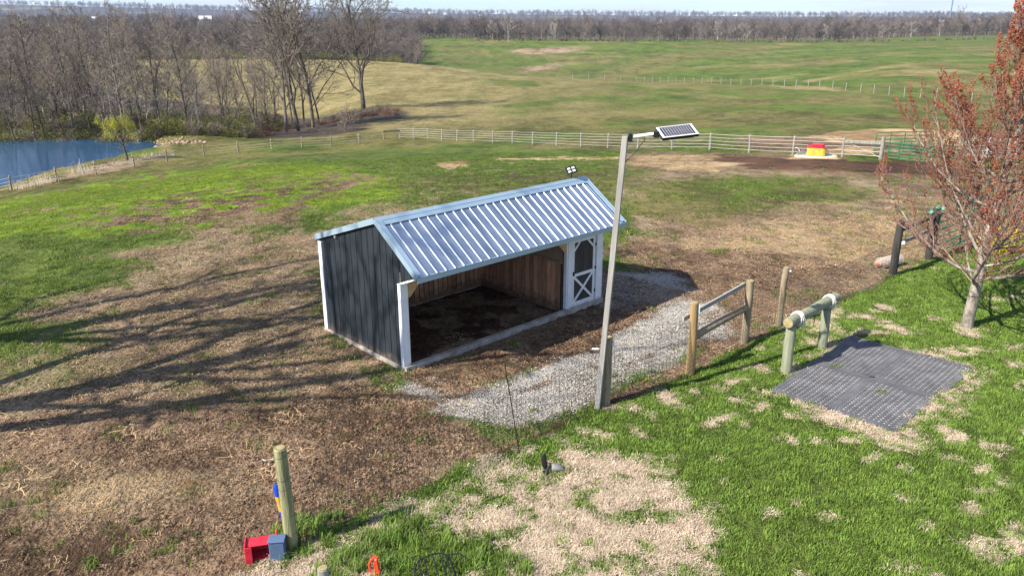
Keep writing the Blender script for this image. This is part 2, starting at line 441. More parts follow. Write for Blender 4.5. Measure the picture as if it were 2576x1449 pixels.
def height(x, y):
    x = np.asarray(x, float); y = np.asarray(y, float)
    a = np.arctan2(x, y); r = np.hypot(x, y)
    ia = np.clip(np.searchsorted(AZ, a) - 1, 0, len(AZ) - 2); ir = np.clip(np.searchsorted(RG, r) - 1, 0, len(RG) - 2)
    ta = (a - AZ[ia]) / (AZ[ia+1] - AZ[ia]); tr = (r - RG[ir]) / (RG[ir+1] - RG[ir])
    return (Z[ia, ir]*(1-ta) + Z[ia+1, ir]*ta)*(1-tr) + (Z[ia, ir+1]*(1-ta) + Z[ia+1, ir+1]*ta)*tr
def G(x, y):
    """the point of the ground seen at a place in the photograph"""
    r = ray(x, y); a = math.atan2(r[0], r[1]); s = r[2] / math.hypot(r[0], r[1])
    rs = RG[(RG > 5)]
    zs = height(np.sin(a) * rs, np.cos(a) * rs)
    below = np.nonzero(H + s * rs < zs)[0]
    if len(below) == 0: rq = 2000.0
    else:
        i = below[0]
        if i == 0: rq = rs[0]
        else:
            f0 = H + s*rs[i-1] - zs[i-1]; f1 = H + s*rs[i] - zs[i]
            rq = rs[i-1] + (rs[i]-rs[i-1]) * f0 / (f0 - f1)
    px, py = math.sin(a) * rq, math.cos(a) * rq
    return Vector((px, py, float(height(px, py))))
def atr(x, rq, dz=0.0, y=38):
    a = azof(x, y); px, py = math.tan(a)*rq, rq
    return Vector((px, py, float(height(px, py)) + dz))

# flatten the pad under the shed
SA = np.array([-2.21, 14.92]); SYAW = R(43.25)
EX = np.array([math.cos(SYAW), math.sin(SYAW)]); EY = np.array([-EX[1], EX[0]])
LX = (X - SA[0]) * EX[0] + (Y - SA[1]) * EX[1]; LY = (X - SA[0]) * EY[0] + (Y - SA[1]) * EY[1]
pad = sm(-0.9, -0.1, np.minimum(np.minimum(LX + 0.5, 6.6 - LX), np.minimum(LY + 0.5, 3.5 - LY)))
Z = Z * (1 - pad) + pad * np.clip(Z, -0.02, 0.01)

# ------------------------------------------------------------------ ground classes
CL = ['lawn', 'thatch', 'mud', 'dead', 'lime', 'green', 'olive', 'gravel', 'straw', 'manure', 'tan', 'wood']
w = {c: np.zeros_like(Z) for c in CL}
def paint(c, px, soft=0.05, val=1.0, only=True, noise=0.0):
    """a patch of one ground cover with its outline given on the ground"""
    poly = [tuple(G(x, y)[:2]) for x, y in px]
    cx = np.mean([p[0] for p in poly]); cy = np.mean([p[1] for p in poly])
    rad = max(math.hypot(p[0]-cx, p[1]-cy) for p in poly)
    rc = math.hypot(cx, cy); so = soft * rc
    reg = np.hypot(X - cx, Y - cy) < rad + so * 2 + 1
    d = sdist(X[reg], Y[reg], poly)
    d = d + (fbm(X[reg] / (so * 2.0 + .3), Y[reg] / (so * 2.0 + .3), 4, 77) - 0.5) * so * (2.5 + noise)
    m = sm(-so, so, d) * val
    if only:
        for k in CL: w[k][reg] *= (1 - m)
    w[c][reg] += m
DEP = Y
def base(c, val, cond):
    for k in CL: w[k] *= (1 - cond * val)
    w[c] += cond * val
one = np.ones_like(Z)
n1 = fbm(X / 14, Y / 14, 4, 51); n2 = fbm(X / 5, Y / 5, 4, 52); n3 = fbm(X / 60, Y / 60, 4, 53)
base('olive', 1.0, one)
base('green', 0.75, sm(0.38, 0.68, n1))
base('dead', 0.5, sm(0.45, 0.75, n2) * (1 - sm(60, 90, R2)))
# near hill beyond the fence: tan on the left, olive green to the right
hill = sm(85, 120, DEP) * (1 - sm(320, 340, DEP))
base('tan', 0.85, hill * (1 - sm(-0.12, 0.15, A2 + (n1 - .5) * .2)))
base('tan', 0.36, hill * sm(0.02, 0.1, A2))
base('green', 0.42, hill * sm(0.0, 0.16, A2) * sm(0.35, 0.68, fbm(X / 6, Y / 16, 5, 61)))
# far field
ff = sm(300, 330, DEP + 170 * sm(0.2, 0.45, A2)) * (1 - sm(740, 780, DEP))
base('green', 1.0, ff)
base('olive', 0.7, ff * sm(0.40, 0.66, fbm(X / 42 + Y / 90, Y / 30, 5, 63)))
base('tan', 0.5, ff * sm(0.48, 0.74, fbm(X / 24, Y / 14, 5, 64)))
# woods floor and far plain
base('wood', 1.0, sm(760, 820, DEP))
base('tan', 0.7, sm(1000, 1100, R2) * sm(0.66, 0.74, fbm(X / 260, Y / 420, 3, 65)))
base('green', 0.7, sm(1000, 1100, R2) * sm(0.66, 0.74, fbm(X / 300, Y / 380, 3, 66)))
paint('wood', [(-300,333),(560,333),(600,345),(880,338),(1000,300),(1000,283),(860,285),(760,300),(600,270),(330,240),(-300,180)], 0.03)
paint('wood', [(-300,170),(300,175),(300,158),(-300,150)], 0.05)
paint('olive', [(430,338),(620,342),(700,356),(640,372),(440,388),(428,366)], 0.02)
paint('green', [(560,344),(690,352),(640,360),(560,356)], 0.02, 0.7)
paint('olive', [(0,337),(420,339),(425,346),(0,343)], 0.01)
paint('tan', [(395,355),(440,362),(440,380),(400,390)], 0.01, 0.6)
paint('dead', [(-100,520),(0,482),(120,460),(240,438),(340,418),(420,398),(424,386),(300,408),(150,445),(0,480),(-100,500)], 0.012)
# tidy-up along the left of the picture: bright new grass with churned specks
paint('green', [(-300,600),(0,500),(400,430),(700,395),(980,372),(1100,372),(1500,385),(1560,400),(1500,430),(1100,450),(1000,470),(600,560),(-300,760)], 0.04, 0.65)
paint('lime', [(-300,560),(0,505),(150,475),(430,430),(620,415),(900,425),(1010,455),(990,500),(850,530),(560,560),(200,600),(-300,650)], 0.035, 0.97)
limew = w['lime'].copy()
spk = sm(.47, .57, fbm(X / .55, Y / .9, 4, 171) * .75 + fbm(X / 5, Y / 5, 2, 172) * .25)
base('mud', 0.85, np.clip(limew, 0, 1) * spk * sm(.28, .52, fbm(X / 6, Y / 4, 3, 173)))
spk2 = sm(.56, .66, fbm(X / .5, Y / .9, 4, 174))
base('dead', 0.5, spk2 * (1 - sm(60, 90, R2)) * np.clip(w['green'] + w['olive'], 0, 1))
paint('mud', [(560,440),(900,455),(880,475),(640,478)], 0.03, 0.42)
paint('mud', [(380,540),(700,528),(720,560),(400,570)], 0.025, 0.5)
paint('green', [(-300,660),(0,600),(350,590),(560,600),(600,640),(380,690),(200,760),(0,850),(-300,900)], 0.04, 0.8)
paint('dead', [(350,640),(560,590),(780,600),(850,830),(1010,930),(900,1000),(600,1100),(0,1110),(-300,1100),(-200,960),(0,870),(180,780),(300,700)], 0.06, 0.92, noise=1)
paint('green', [(-200,900),(0,840),(160,800),(380,760),(380,790),(200,850),(0,920)], 0.05, 0.6, noise=1)
paint('green', [(-200,1000),(0,940),(250,890),(400,880),(300,920),(0,985)], 0.05, 0.45, noise=1)
paint('mud', [(-300,1080),(300,1060),(700,1000),(980,960),(1080,990),(1180,1060),(1300,1080),(1330,1110),(1180,1170),(960,1270),(760,1370),(620,1449),(600,1700),(-600,1700)], 0.05, 0.85, noise=1)
paint('dead', [(-100,1200),(260,1150),(520,1180),(640,1230),(420,1280),(200,1330),(-100,1340)], 0.05, 0.5, noise=1)
paint('straw', [(0,1290),(160,1250),(430,1175),(480,1210),(250,1290),(0,1330)], 0.05, 0.33, noise=2)
# green band by the far fence, straw and dark muck to the right
paint('green', [(1100,358),(1550,378),(1990,400),(2060,408),(1560,392),(1500,398),(1180,398),(1090,380)], 0.02, 0.9)
paint('dead', [(1560,560),(1600,430),(2300,420),(2700,450),(2700,620),(2250,690),(1900,830),(1780,760),(1740,690),(1600,650)], 0.05, 0.7, noise=1)
paint('straw', [(1640,620),(1800,580),(2000,545),(2240,500),(2350,540),(2260,660),(2000,700),(1820,690),(1700,680)], 0.05, 0.42, noise=2)
paint('mud', [(1760,690),(1900,640),(2050,640),(2180,690),(2060,760),(1960,800),(1850,760)], 0.05, 0.5, noise=2)
paint('mud', [(1600,560),(1700,520),(1900,540),(1800,590),(1650,620)], 0.05, 0.5, noise=2)
paint('olive', [(1560,470),(1850,440),(2150,452),(2160,490),(1900,540),(1600,560),(1540,520)], 0.05, 0.8)
paint('green', [(1800,455),(2000,448),(1980,490),(1850,520),(1780,500)], 0.05, 0.5)
paint('mud', [(1560,384),(1750,384),(2240,402),(2420,420),(2440,450),(2200,446),(1900,432),(1640,432),(1550,410)], 0.022, 0.95)
paint('manure', [(1760,392),(2000,400),(2300,408),(2420,430),(2400,446),(2160,440),(1900,424),(1800,410)], 0.02, 0.85)
paint('straw', [(1575,390),(1780,392),(1850,412),(1800,434),(1640,430),(1580,410)], 0.02, 0.55, noise=2)
paint('straw', [(1105,408),(1190,404),(1180,420),(1120,428)], 0.012, 0.9)
paint('straw', [(1230,398),(1420,393),(1560,394),(1560,400),(1420,402),(1240,404)], 0.006, 0.8)
paint('mud', [(1860,350),(2000,345),(2080,330),(2330,326),(2600,330),(2600,400),(2220,396),(1900,380)], 0.02, 0.9)
paint('straw', [(2030,345),(2110,330),(2200,325),(2420,330),(2500,350),(2400,366),(2280,362),(2120,360)], 0.012, 1.0)
paint('straw', [(2020,385),(2110,372),(2300,380),(2300,388),(2120,390)], 0.012, 0.9)
paint('green', [(2130,396),(2240,399),(2240,407),(2130,405)], 0.005, 0.95)
paint('straw', [(1990,388),(2110,392),(2110,402),(1990,400)], 0.006, 0.8)
paint('tan', [(2000,213),(2120,222),(2160,234),(2000,224),(1920,218)], 0.012, 0.9)
# far field features
paint('dead', [(1290,128),(1400,119),(1465,121),(1440,130),(1350,137),(1300,137)], 0.02, 0.9)
paint('dead', [(1270,183),(1370,160),(1450,150),(1400,170),(1330,186)], 0.02, 0.6)
paint('olive', [(1440,190),(1620,140),(1900,120),(1950,130),(1700,160),(1560,200)], 0.02, 0.7)
paint('lawn', [(1130,140),(1290,138),(1420,142),(1380,160),(1250,178),(1150,150)], 0.02, 0.5)
paint('lawn', [(1420,180),(1620,140),(1600,160),(1480,196)], 0.02, 0.45)
paint('tan', [(2000,207),(2160,178),(2290,160),(2290,165),(2170,183),(2040,210)], 0.006, 0.55)
paint('tan', [(2210,165),(2400,170),(2400,200),(2200,195)], 0.02, 0.4, noise=3)
paint('green', [(2130,104),(2300,97),(2600,88),(2600,112),(2300,112)], 0.01, 0.9)
# around the shed: gravel apron, brown litter, manure inside
paint('manure', [(1010,950),(1180,880),(1440,800),(1560,775),(1760,735),(1900,740),(1760,790),(1560,850),(1380,900),(1200,960),(1060,990)], 0.03, 0.8, noise=1)
paint('mud', [(1500,660),(1620,600),(1800,650),(1960,700),(1960,830),(1870,870),(1760,880),(1740,740)], 0.05, 0.7, noise=1)
paint('gravel', [(1050,985),(1090,965),(1140,962),(1200,958),(1330,925),(1480,870),(1600,800),(1700,760),(1800,760),(1870,790),(1830,850),(1720,885),(1600,960),(1480,1020),(1380,1050),(1290,1075),(1180,1055),(1080,1030)], 0.026, 0.95, noise=1)
g_st = sm(.54, .70, fbm((X * EX[0] + Y * EX[1]) / 1.6, (X * EY[0] + Y * EY[1]) / .22, 4, 141))
base('mud', 0.6, np.clip(w['gravel'], 0, 1) * g_st)
paint('mud', [(1130,985),(1300,900),(1520,850),(1480,890),(1300,950),(1180,1000)], 0.02, 0.45, noise=2)
paint('gravel', [(1505,700),(1560,672),(1700,690),(1760,735),(1640,770),(1505,800)], 0.02, 0.7, noise=1)
paint('mud', [(1560,985),(1740,900),(1900,840),(1965,820),(1890,870),(1740,945),(1560,1015),(1300,1140),(960,1290),(760,1390),(740,1380),(950,1270),(1290,1110),(1480,1030)], 0.012, 0.8)
Q = sm(-0.06, 0.06, np.minimum(np.minimum(LX, 6.1 - LX), np.minimum(LY, 3.05 - LY)))
base('manure', 1.0, Q)
AP = sm(-0.3, 0.1, np.minimum(np.minimum(LX + .1, 8.2 - LX), np.minimum(LY + 1.5, 3.6 - LY) + .25 * (n2 - .5)))
for k_ in ('green', 'olive', 'lime'): w[k_] *= 1 - AP
base('mud', 0.5, AP * (1 - Q))
base('dead', 0.75, Q * sm(.42, .6, fbm(X / .5, Y / .5, 4, 191)))
# mown lawn to the right of the wire fence
paint('lawn', [(735,1385),(960,1280),(1300,1125),(1520,1030),(1735,945),(1880,868),(1965,822),(2110,765),(2250,694),(2340,655),(2520,600),(2900,520),(3600,1000),(3600,2400),(600,2400),(640,1449)], 0.012, 1.0)
paint('thatch', [(700,1400),(800,1380),(930,1390),(950,1449),(900,1600),(560,1600),(600,1449)], 0.02, 0.85)
paint('thatch', [(1060,1300),(1180,1230),(1260,1175),(1370,1195),(1500,1145),(1600,1150),(1650,1185),(1700,1260),(1740,1310),(1790,1340),(1760,1400),(1700,1449),(1700,1700),(1100,1700),(1220,1480),(1190,1380),(1080,1350)], 0.04, 0.95, noise=2)
paint('thatch', [(760,1395),(960,1300),(1180,1195),(1400,1085),(1430,1100),(1300,1165),(1000,1330),(800,1410)], 0.014, 0.6, noise=2)
paint('thatch', [(1930,985),(1980,935),(2080,870),(2140,835),(2240,870),(2380,900),(2470,925),(2440,990),(2340,1060),(2260,1110),(2190,1090),(2080,1060),(1990,1030)], 0.014, 0.62, noise=3)
paint('thatch', [(2060,765),(2130,790),(2110,840),(2040,860),(2030,820)], 0.015, 0.6)
paint('thatch', [(1500,1090),(1540,1090),(1545,1110),(1505,1112)], 0.008, 0.8)
paint('thatch', [(2410,815),(2470,830),(2460,850),(2410,842)], 0.008, 0.7)
lw = w['lawn'] * (1 - sm(28, 34, R2))
patch = sm(0.60, 0.72, fbm(X / 0.42, Y / 0.30, 3, 91) * 0.72 + fbm(X / 2.2, Y / 2.2, 2, 92) * 0.28)
base('thatch', 0.85, patch * lw)
# tufts inside the thatch
base('lawn', 0.9, sm(0.485, 0.565, fbm(X / 0.34, Y / 0.34, 3, 93) * .72 + fbm(X / 1.6, Y / 1.6, 2, 94) * .3) * np.clip(w['thatch'] - 0.2, 0, 1) * (R2 < 40))

tot = sum(w[k] for k in CL) + 1e-6
for k in CL:
    v_ = w[k] / tot
    w[k] = np.where(R2 < 45, np.clip(v_ - .07, 0, 1) * 1.12, v_)
rough = np.clip(w['mud'] + .8 * w['manure'] + .55 * w['dead'] + .3 * w['straw'], 0, 1) * (R2 < 45)
Z += rough * (fbm(X / .26, Y / .26, 3, 181) - .5) * .13
Z += np.clip(w['green'] + w['olive'] + w['lime'] + w['tan'], 0, 1) * (fbm(X / 1.1, Y / 1.1, 3, 182) - .5) * .12 * sm(25, 60, R2) * (1 - sm(200, 330, R2))
nA, nR = Z.shape
V = np.stack([X, Y, Z], -1).reshape(-1, 3)
idx = np.arange(nA * nR).reshape(nA, nR)
FQ = np.stack([idx[:-1, :-1], idx[:-1, 1:], idx[1:, 1:], idx[1:, :-1]], -1).reshape(-1, 4)[:, ::-1]
me = mesh_from('ground', V, FQ, None, True)
for c in CL:
    at = me.attributes.new(c, 'FLOAT', 'POINT'); at.data.foreach_set('value', w[c].ravel().astype(np.float32))

def ground_material():
    m = bpy.data.materials.new('ground_cover'); m.use_nodes = True
    nt = m.node_tree; N = nt.nodes; K = nt.links.new
    b = N['Principled BSDF']; b.inputs['Roughness'].default_value = 0.95; b.inputs['Specular IOR Level'].default_value = 0.15
    g = N.new('ShaderNodeNewGeometry')
    def noise(scale, det, ro=0.6, off=0, sc=None):
        mp = N.new('ShaderNodeMapping'); mp.inputs['Location'].default_value = (off, off * 1.7, off * .3)
        if sc: mp.inputs['Scale'].default_value = sc
        K(g.outputs['Position'], mp.inputs['Vector'])
        n = N.new('ShaderNodeTexNoise'); n.inputs['Scale'].default_value = scale
        n.inputs['Detail'].default_value = det; n.inputs['Roughness'].default_value = ro
        K(mp.outputs[0], n.inputs['Vector'])
        s = N.new('ShaderNodeSeparateColor'); K(n.outputs['Color'], s.inputs[0])
        return n, s
    A = noise(0.55, 8, 0.72)
    B = noise(3.2, 6, 0.7, 11)
    C = noise(17, 4, 0.65, 23)
    D = noise(60, 2, 0.6, 31)
    E_ = noise(1.0, 8, 0.82, 43, (0.13, 0.05, 0.1))
    def math_(op, a, b_=None, clamp=False):
        n = N.new('ShaderNodeMath'); n.operation = op; n.use_clamp = clamp
        for i, v in enumerate((a, b_)):
            if v is None: continue
            if isinstance(v, (int, float)): n.inputs[i].default_value = v
            else: K(v, n.inputs[i])
        return n.outputs[0]
    def rng(v, a, b_, c=0, d=1):
        n = N.new('ShaderNodeMapRange'); K(v, n.inputs['Value'])
        for k, x in zip(('From Min', 'From Max', 'To Min', 'To Max'), (a, b_, c, d)): n.inputs[k].default_value = x
        return n.outputs[0]
    cols = dict(
        lawn=((.12,.165,.03), (.05,.08,.015)), thatch=((.56,.45,.33), (.25,.18,.115)), mud=((.29,.195,.125), (.075,.047,.028)),
        dead=((.37,.275,.18), (.12,.09,.05)), lime=((.22,.31,.022), (.085,.14,.018)), green=((.135,.18,.034), (.04,.066,.011)),
        olive=((.21,.185,.066), (.06,.063,.017)), gravel=((.44,.42,.395), (.17,.14,.115)), straw=((.62,.46,.26), (.25,.155,.075)),
        manure=((.15,.08,.045), (.045,.025,.017)), tan=((.33,.27,.125), (.135,.118,.042)), wood=((.10,.078,.06), (.045,.036,.03)))
    mix3 = math_('ADD', math_('MULTIPLY', B[1].outputs[0], 0.5), math_('MULTIPLY', C[1].outputs[0], 0.5))
    chans = [B[1].outputs[0], B[1].outputs[1], B[1].outputs[2], C[1].outputs[0], C[1].outputs[1], C[1].outputs[2], A[1].outputs[0], A[1].outputs[1], A[1].outputs[2]]
    tot = None; acc = None
    for i, c in enumerate(CL):
        at = N.new('ShaderNodeAttribute'); at.attribute_name = c
        nn = math_('ADD', math_('MULTIPLY', chans[i % 3], 0.42), math_('MULTIPLY', chans[3 + (i // 2) % 3], 0.38))
        nn = math_('ADD', nn, math_('MULTIPLY', chans[6 + (i // 3) % 3], 0.20))
        nn = rng(nn, 0.37, 0.63, 0.12, 1.9)
        ww = math_('POWER', math_('MAXIMUM', math_('MULTIPLY', at.outputs['Fac'], nn), 0.0001), 3.0)
        ca, cb = cols[c]
        f = math_('ADD', math_('MULTIPLY', chans[3 + i % 3], 0.45), math_('MULTIPLY', chans[(i + 1) % 3], 0.3))
        f = math_('ADD', f, math_('MULTIPLY', A[1].outputs[(i + 2) % 3], 0.35))
        f = math_('ADD', f, math_('MULTIPLY', E_[1].outputs[(i + 1) % 3], 0.60))
        f = rng(f, 0.785, 0.915)
        mx = N.new('ShaderNodeMix'); mx.data_type = 'RGBA'
        K(f, mx.inputs['Factor']); mx.inputs['A'].default_value = (*cb, 1); mx.inputs['B'].default_value = (*ca, 1)
        vm = N.new('ShaderNodeVectorMath'); vm.operation = 'SCALE'
        K(mx.outputs['Result'], vm.inputs[0]); K(ww, vm.inputs['Scale'])
        if acc is None: acc = vm.outputs[0]; tot = ww
        else:
            va = N.new('ShaderNodeVectorMath'); va.operation = 'ADD'; K(acc, va.inputs[0]); K(vm.outputs[0], va.inputs[1]); acc = va.outputs[0]
            tot = math_('ADD', tot, ww)
    inv = math_('DIVIDE', 1.0, tot)
    det = rng(D[0].outputs['Fac'], 0.35, 0.65, 0.72, 1.25)
    vm = N.new('ShaderNodeVectorMath'); vm.operation = 'SCALE'; K(acc, vm.inputs[0]); K(math_('MULTIPLY', inv, det), vm.inputs['Scale'])
    K(vm.outputs[0], b.inputs['Base Color'])
    hsum = math_('ADD', math_('MULTIPLY', B[0].outputs['Fac'], 0.6), math_('MULTIPLY', C[0].outputs['Fac'], 0.28))
    hsum = math_('ADD', hsum, math_('MULTIPLY', D[0].outputs['Fac'], 0.10))
    hsum = math_('ADD', hsum, math_('MULTIPLY', A[0].outputs['Fac'], 1.6))
    hsum = math_('ADD', hsum, math_('MULTIPLY', E_[0].outputs['Fac'], 3.0))
    bp = N.new('ShaderNodeBump'); bp.inputs['Strength'].default_value = 0.95; bp.inputs['Distance'].default_value = 0.28
    K(hsum, bp.inputs['Height']); K(bp.outputs[0], b.inputs['Normal'])
    return m
me.materials.append(ground_material())
add('ground', me, kind='structure')

# pond water
mw = bpy.data.materials.new('pond_water'); mw.use_nodes = True
b = mw.node_tree.nodes['Principled BSDF']
b.inputs['Base Color'].default_value = (0.02, 0.065, 0.14, 1); b.inputs['Roughness'].default_value = 0.07
b.inputs['IOR'].default_value = 1.33
nn = mw.node_tree.nodes.new('ShaderNodeTexNoise'); nn.inputs['Scale'].default_value = 3.0; nn.inputs['Detail'].default_value = 4
gg = mw.node_tree.nodes.new('ShaderNodeNewGeometry'); mw.node_tree.links.new(gg.outputs['Position'], nn.inputs['Vector'])
bp = mw.node_tree.nodes.new('ShaderNodeBump'); bp.inputs['Strength'].default_value = 0.12; bp.inputs['Distance'].default_value = 0.08
mw.node_tree.links.new(nn.outputs['Fac'], bp.inputs['Height']); mw.node_tree.links.new(bp.outputs[0], b.inputs['Normal'])
cxp = sum(p[0] for p in POND) / len(POND); cyp = sum(p[1] for p in POND) / len(POND)
pw = []
for x, y in POND:
    d = math.hypot(x - cxp, y - cyp); k = (d + 1.6) / d
    pw.append((cxp + (x - cxp) * k, cyp + (y - cyp) * k, WZ))
pm = bpy.data.meshes.new('pond'); pm.from_pydata(pw, [], [list(range(len(pw)))[::-1]]); pm.materials.append(mw); pm.update()
if pm.polygons[0].normal.z < 0: pm.flip_normals()
add('pond_water', pm, kind='structure')

# ------------------------------------------------------------------ haze
zlow = float(Z.min())
hb = MB(); top = 115.0
hb.box((0, 0, (zlow - 1.5 + top) / 2), (18400, 18400, top - zlow + 1.5))
mh = bpy.data.materials.new('haze'); mh.use_nodes = True
mh.node_tree.nodes.remove(mh.node_tree.nodes['Principled BSDF'])
pv = mh.node_tree.nodes.new('ShaderNodeVolumePrincipled')
pv.inputs['Color'].default_value = (0.55, 0.70, 1.0, 1); pv.inputs['Density'].default_value = 0.00007
mh.node_tree.links.new(pv.outputs[0], mh.node_tree.nodes['Material Output'].inputs['Volume'])
hz = hb.build('haze', mh, kind='stuff'); tag(hz, 'thin blue haze over the distant countryside', 'haze', kind='stuff')

# ------------------------------------------------------------------ run-in shed
def shed():
    root = empty('run_in_shed', (SA[0], SA[1], 0.0), SYAW)
    tag(root, 'dark blue run-in horse shed with ribbed metal roof and white trim', 'shed')
    Lx, Dy = 6.1, 3.05
    RY, RZ = 0.70, 3.04
    def ztop(y):     # underside line of the roof
        return RZ - (y - RY) * 0.333 if y > RY else RZ - (RY - y) * 0.68
    FY = -0.58
    def zlow(y): return 0.05 if y >= 0 else 1.86 + (y / FY) * (ztop(FY) - 1.86 - 0.02)
    def gable(x0, x1, only_outer=True):
        edges = []
        y = FY
        ys = [FY + 0.0, -0.365, -0.15, 0.0]
        k = 0.0
        while k < Dy - 0.01:
            k = min(Dy, k + 0.2179); ys.append(k)
        for a, b_ in zip(ys[:-1], ys[1:]):
            a2, b2 = a + 0.009, b_ - 0.009
            pts = [(a2, zlow(a + 1e-6)), (b2, zlow(b_ - 1e-6))]
            if a >= 0: pts = [(a2, 0.05), (b2, 0.05)]
            up = [(b2, ztop(b2))]
            if a2 < RY < b2: up.append((RY, RZ))
            up.append((a2, ztop(a2)))
            poly = pts + up
            if min(u[1] for u in up) - max(p[1] for p in pts) < 0.005: 
                poly = [pts[0], pts[1], (b2, max(ztop(b2), pts[1][1] + .01)), (a2, max(ztop(a2), pts[0][1] + .01))]
            MB().prism(poly, x0, x1).build('siding_board', M['siding'], root)
        # batten-backing sheet inside, so that the grooves are dark and closed
        sheet = [(0.0, 0.05), (Dy, 0.05), (Dy, ztop(Dy)), (RY, RZ), (0.0, ztop(0))]
        xi = x1 + 0.002 if x0 < 1 else x0 - 0.002
        MB().prism(sheet, xi, xi + (0.012 if x0 < 1 else -0.012)).build('wall_backing', M['iron'], root)
        tri = [(FY, ztop(FY) - 0.012), (0.02, 1.87), (0.02, ztop(0.02))]
        xi = xi + (0.014 if x0 < 1 else -0.014)
        MB().prism(tri, xi, xi + (0.012 if x0 < 1 else -0.012)).build('overhang_backing', M['siding'], root)
    gable(0.0, 0.016)
    gable(Lx - 0.016, Lx)
    # back wall boards
    x = 0.02
    while x < Lx - 0.03:
        x2 = min(Lx - 0.02, x + 0.2179)
        MB().box(((x + x2) / 2, Dy - 0.008, (0.05 + ztop(Dy)) / 2), (x2 - x - 0.012, 0.016, ztop(Dy) - 0.05)).build('siding_board', M['siding'], root)
        x = x2
    MB().box((Lx / 2, Dy - 0.026, 1.12), (Lx - 0.1, 0.012, 2.1)).build('wall_backing', M['siding'], root)
    # skids and sills
    MB().box((Lx / 2, -0.03, 0.035), (Lx + 0.04, 0.13, 0.13)).build('front_sill', M['sill'], root, bevel=0.008)
    MB().box((-0.012, Dy / 2, 0.02), (0.05, Dy + 0.06, 0.1)).build('gable_sill', M['sill'], root)
    MB().box((Lx / 2, Dy + 0.01, 0.02), (Lx, 0.05, 0.1)).build('rear_sill', M['sill'], root)
    # white corner posts and trim
    def trim(c, d): return MB().box(c, d).build('corner_trim', M['white'], root, bevel=0.004)
    trim((-0.012, Dy - 0.045, 1.1), (0.03, 0.13, 2.1)); trim((0.05, Dy + 0.012, 1.1), (0.13, 0.03, 2.1))
    trim((-0.012, 0.02, 0.95), (0.03, 0.10, 1.8))
    def post(x, wd): return MB().box((x, 0.022, 0.99), (wd, 0.12, 1.98)).build('front_post', M['white'], root, bevel=0.006)
    post(0.078, 0.145); post(4.93, 0.14); post(5.99, 0.19)
    trim((Lx + 0.012, 0.03, 0.98), (0.03, 0.12, 1.86)); trim((Lx + 0.012, Dy - 0.045, 1.1), (0.03, 0.13, 2.1))
    MB().box((4.835, 0.03, 0.95), (0.04, 0.1, 1.75)).build('post_casing', M['white'], root, bevel=0.004)
    # header, soffit and braces
    MB().beam((0.0, -0.02, 2.02), (Lx, -0.02, 2.02), 0.05, 0.2).build('header', M['sill'], root)
    so = MB(); so.prism([(FY + 0.01, ztop(FY) - 0.055), (-0.05, 1.87), (-0.05, 1.89), (FY + 0.01, ztop(FY) - 0.03)], 0.02, Lx - 0.02)
    so.build('soffit', M['ply'], root)
    MB().beam((-0.01, 0.06, 1.855), (-0.01, FY - 0.04, ztop(FY) - 0.04), 0.05, 0.035).build('return_trim', M['white'], root)
    MB().beam((Lx + 0.01, 0.06, 1.855), (Lx + 0.01, FY - 0.04, ztop(FY) - 0.04), 0.05, 0.035).build('return_trim', M['white'], root)
    for x0, s in ((0.16, 1), (4.84, -1)):
        MB().prism([(x0, 1.55), (x0 + 0.07 * s, 1.55), (x0 + 0.38 * s, 1.86), (x0, 1.93)], 0.0, 0.05, 'y').build('corner_brace', M['lumber'], root)
    # tack room front wall and door
    MB().box((5.47, 0.045, 1.93), (0.93, 0.02, 0.30)).build('wall_over_door', M['siding'], root)
    door = empty('door'); door.parent = root
    dx0, dx1, dz0, dz1 = 5.04, 5.875, 0.13, 1.79
    for k in range(4):
        a = dx0 + (dx1 - dx0) * k / 4
        MB().box((a + (dx1 - dx0) / 8, 0.03, (dz0 + dz1) / 2), ((dx1 - dx0) / 4 - 0.008, 0.02, dz1 - dz0)).build('door_board', M['siding_brown'], door)
    MB().box(((dx0+dx1)/2, 0.045, (dz0+dz1)/2), (dx1-dx0, 0.008, dz1-dz0)).build('door_backing', M['siding'], door)
    tw = 0.075
    def dt(a, b_, y=0.012): MB().beam((a[0], y, a[1]), (b_[0], y, b_[1]), 0.018, tw, up=(0, -1, 0)) 
    def bar(name, a, b_, y, wd):
        a = Vector((a[0], y, a[1])); b_ = Vector((b_[0], y, b_[1])); t = (b_ - a).normalized(); n = Vector((-t.z, 0, t.x)) * wd / 2
        m_ = MB(); q = [a - n, b_ - n, b_ + n, a + n]
        m_.v = [Vector((p.x, y - 0.009, p.z)) for p in q] + [Vector((p.x, y + 0.009, p.z)) for p in q]
        m_.f = [[0,1,2,3],[7,6,5,4],[0,4,5,1],[1,5,6,2],[2,6,7,3],[3,7,4,0]]
        return m_.build(name, M['white'], door)
    bar('door_stile', (dx0 + tw/2, dz0), (dx0 + tw/2, dz1), 0.010, tw); bar('door_stile', (dx1 - tw/2, dz0), (dx1 - tw/2, dz1), 0.010, tw)
    bar('door_rail', (dx0 + tw, dz1 - tw/2), (dx1 - tw, dz1 - tw/2), 0.0105, tw)
    bar('door_rail', (dx0 + tw, dz0 + tw/2), (dx1 - tw, dz0 + tw/2), 0.0105, tw)
    zm = 0.89
    bar('door_rail', (dx0 + tw, zm), (dx1 - tw, zm), 0.0105, tw)
    bar('cross_brace', (dx0 + tw, dz0 + tw), (dx1 - tw, zm - tw/2), 0.012, 0.06)
    bar('cross_brace', (dx1 - tw, dz0 + tw), (dx0 + tw, zm - tw/2), 0.0085, 0.06)
    bar('corner_strip', (dx0 + tw, dz1 - 0.27), (dx0 + 0.27, dz1 - tw), 0.012, 0.05)
    bar('corner_strip', (dx1 - tw, dz1 - 0.27), (dx1 - 0.27, dz1 - tw), 0.012, 0.05)
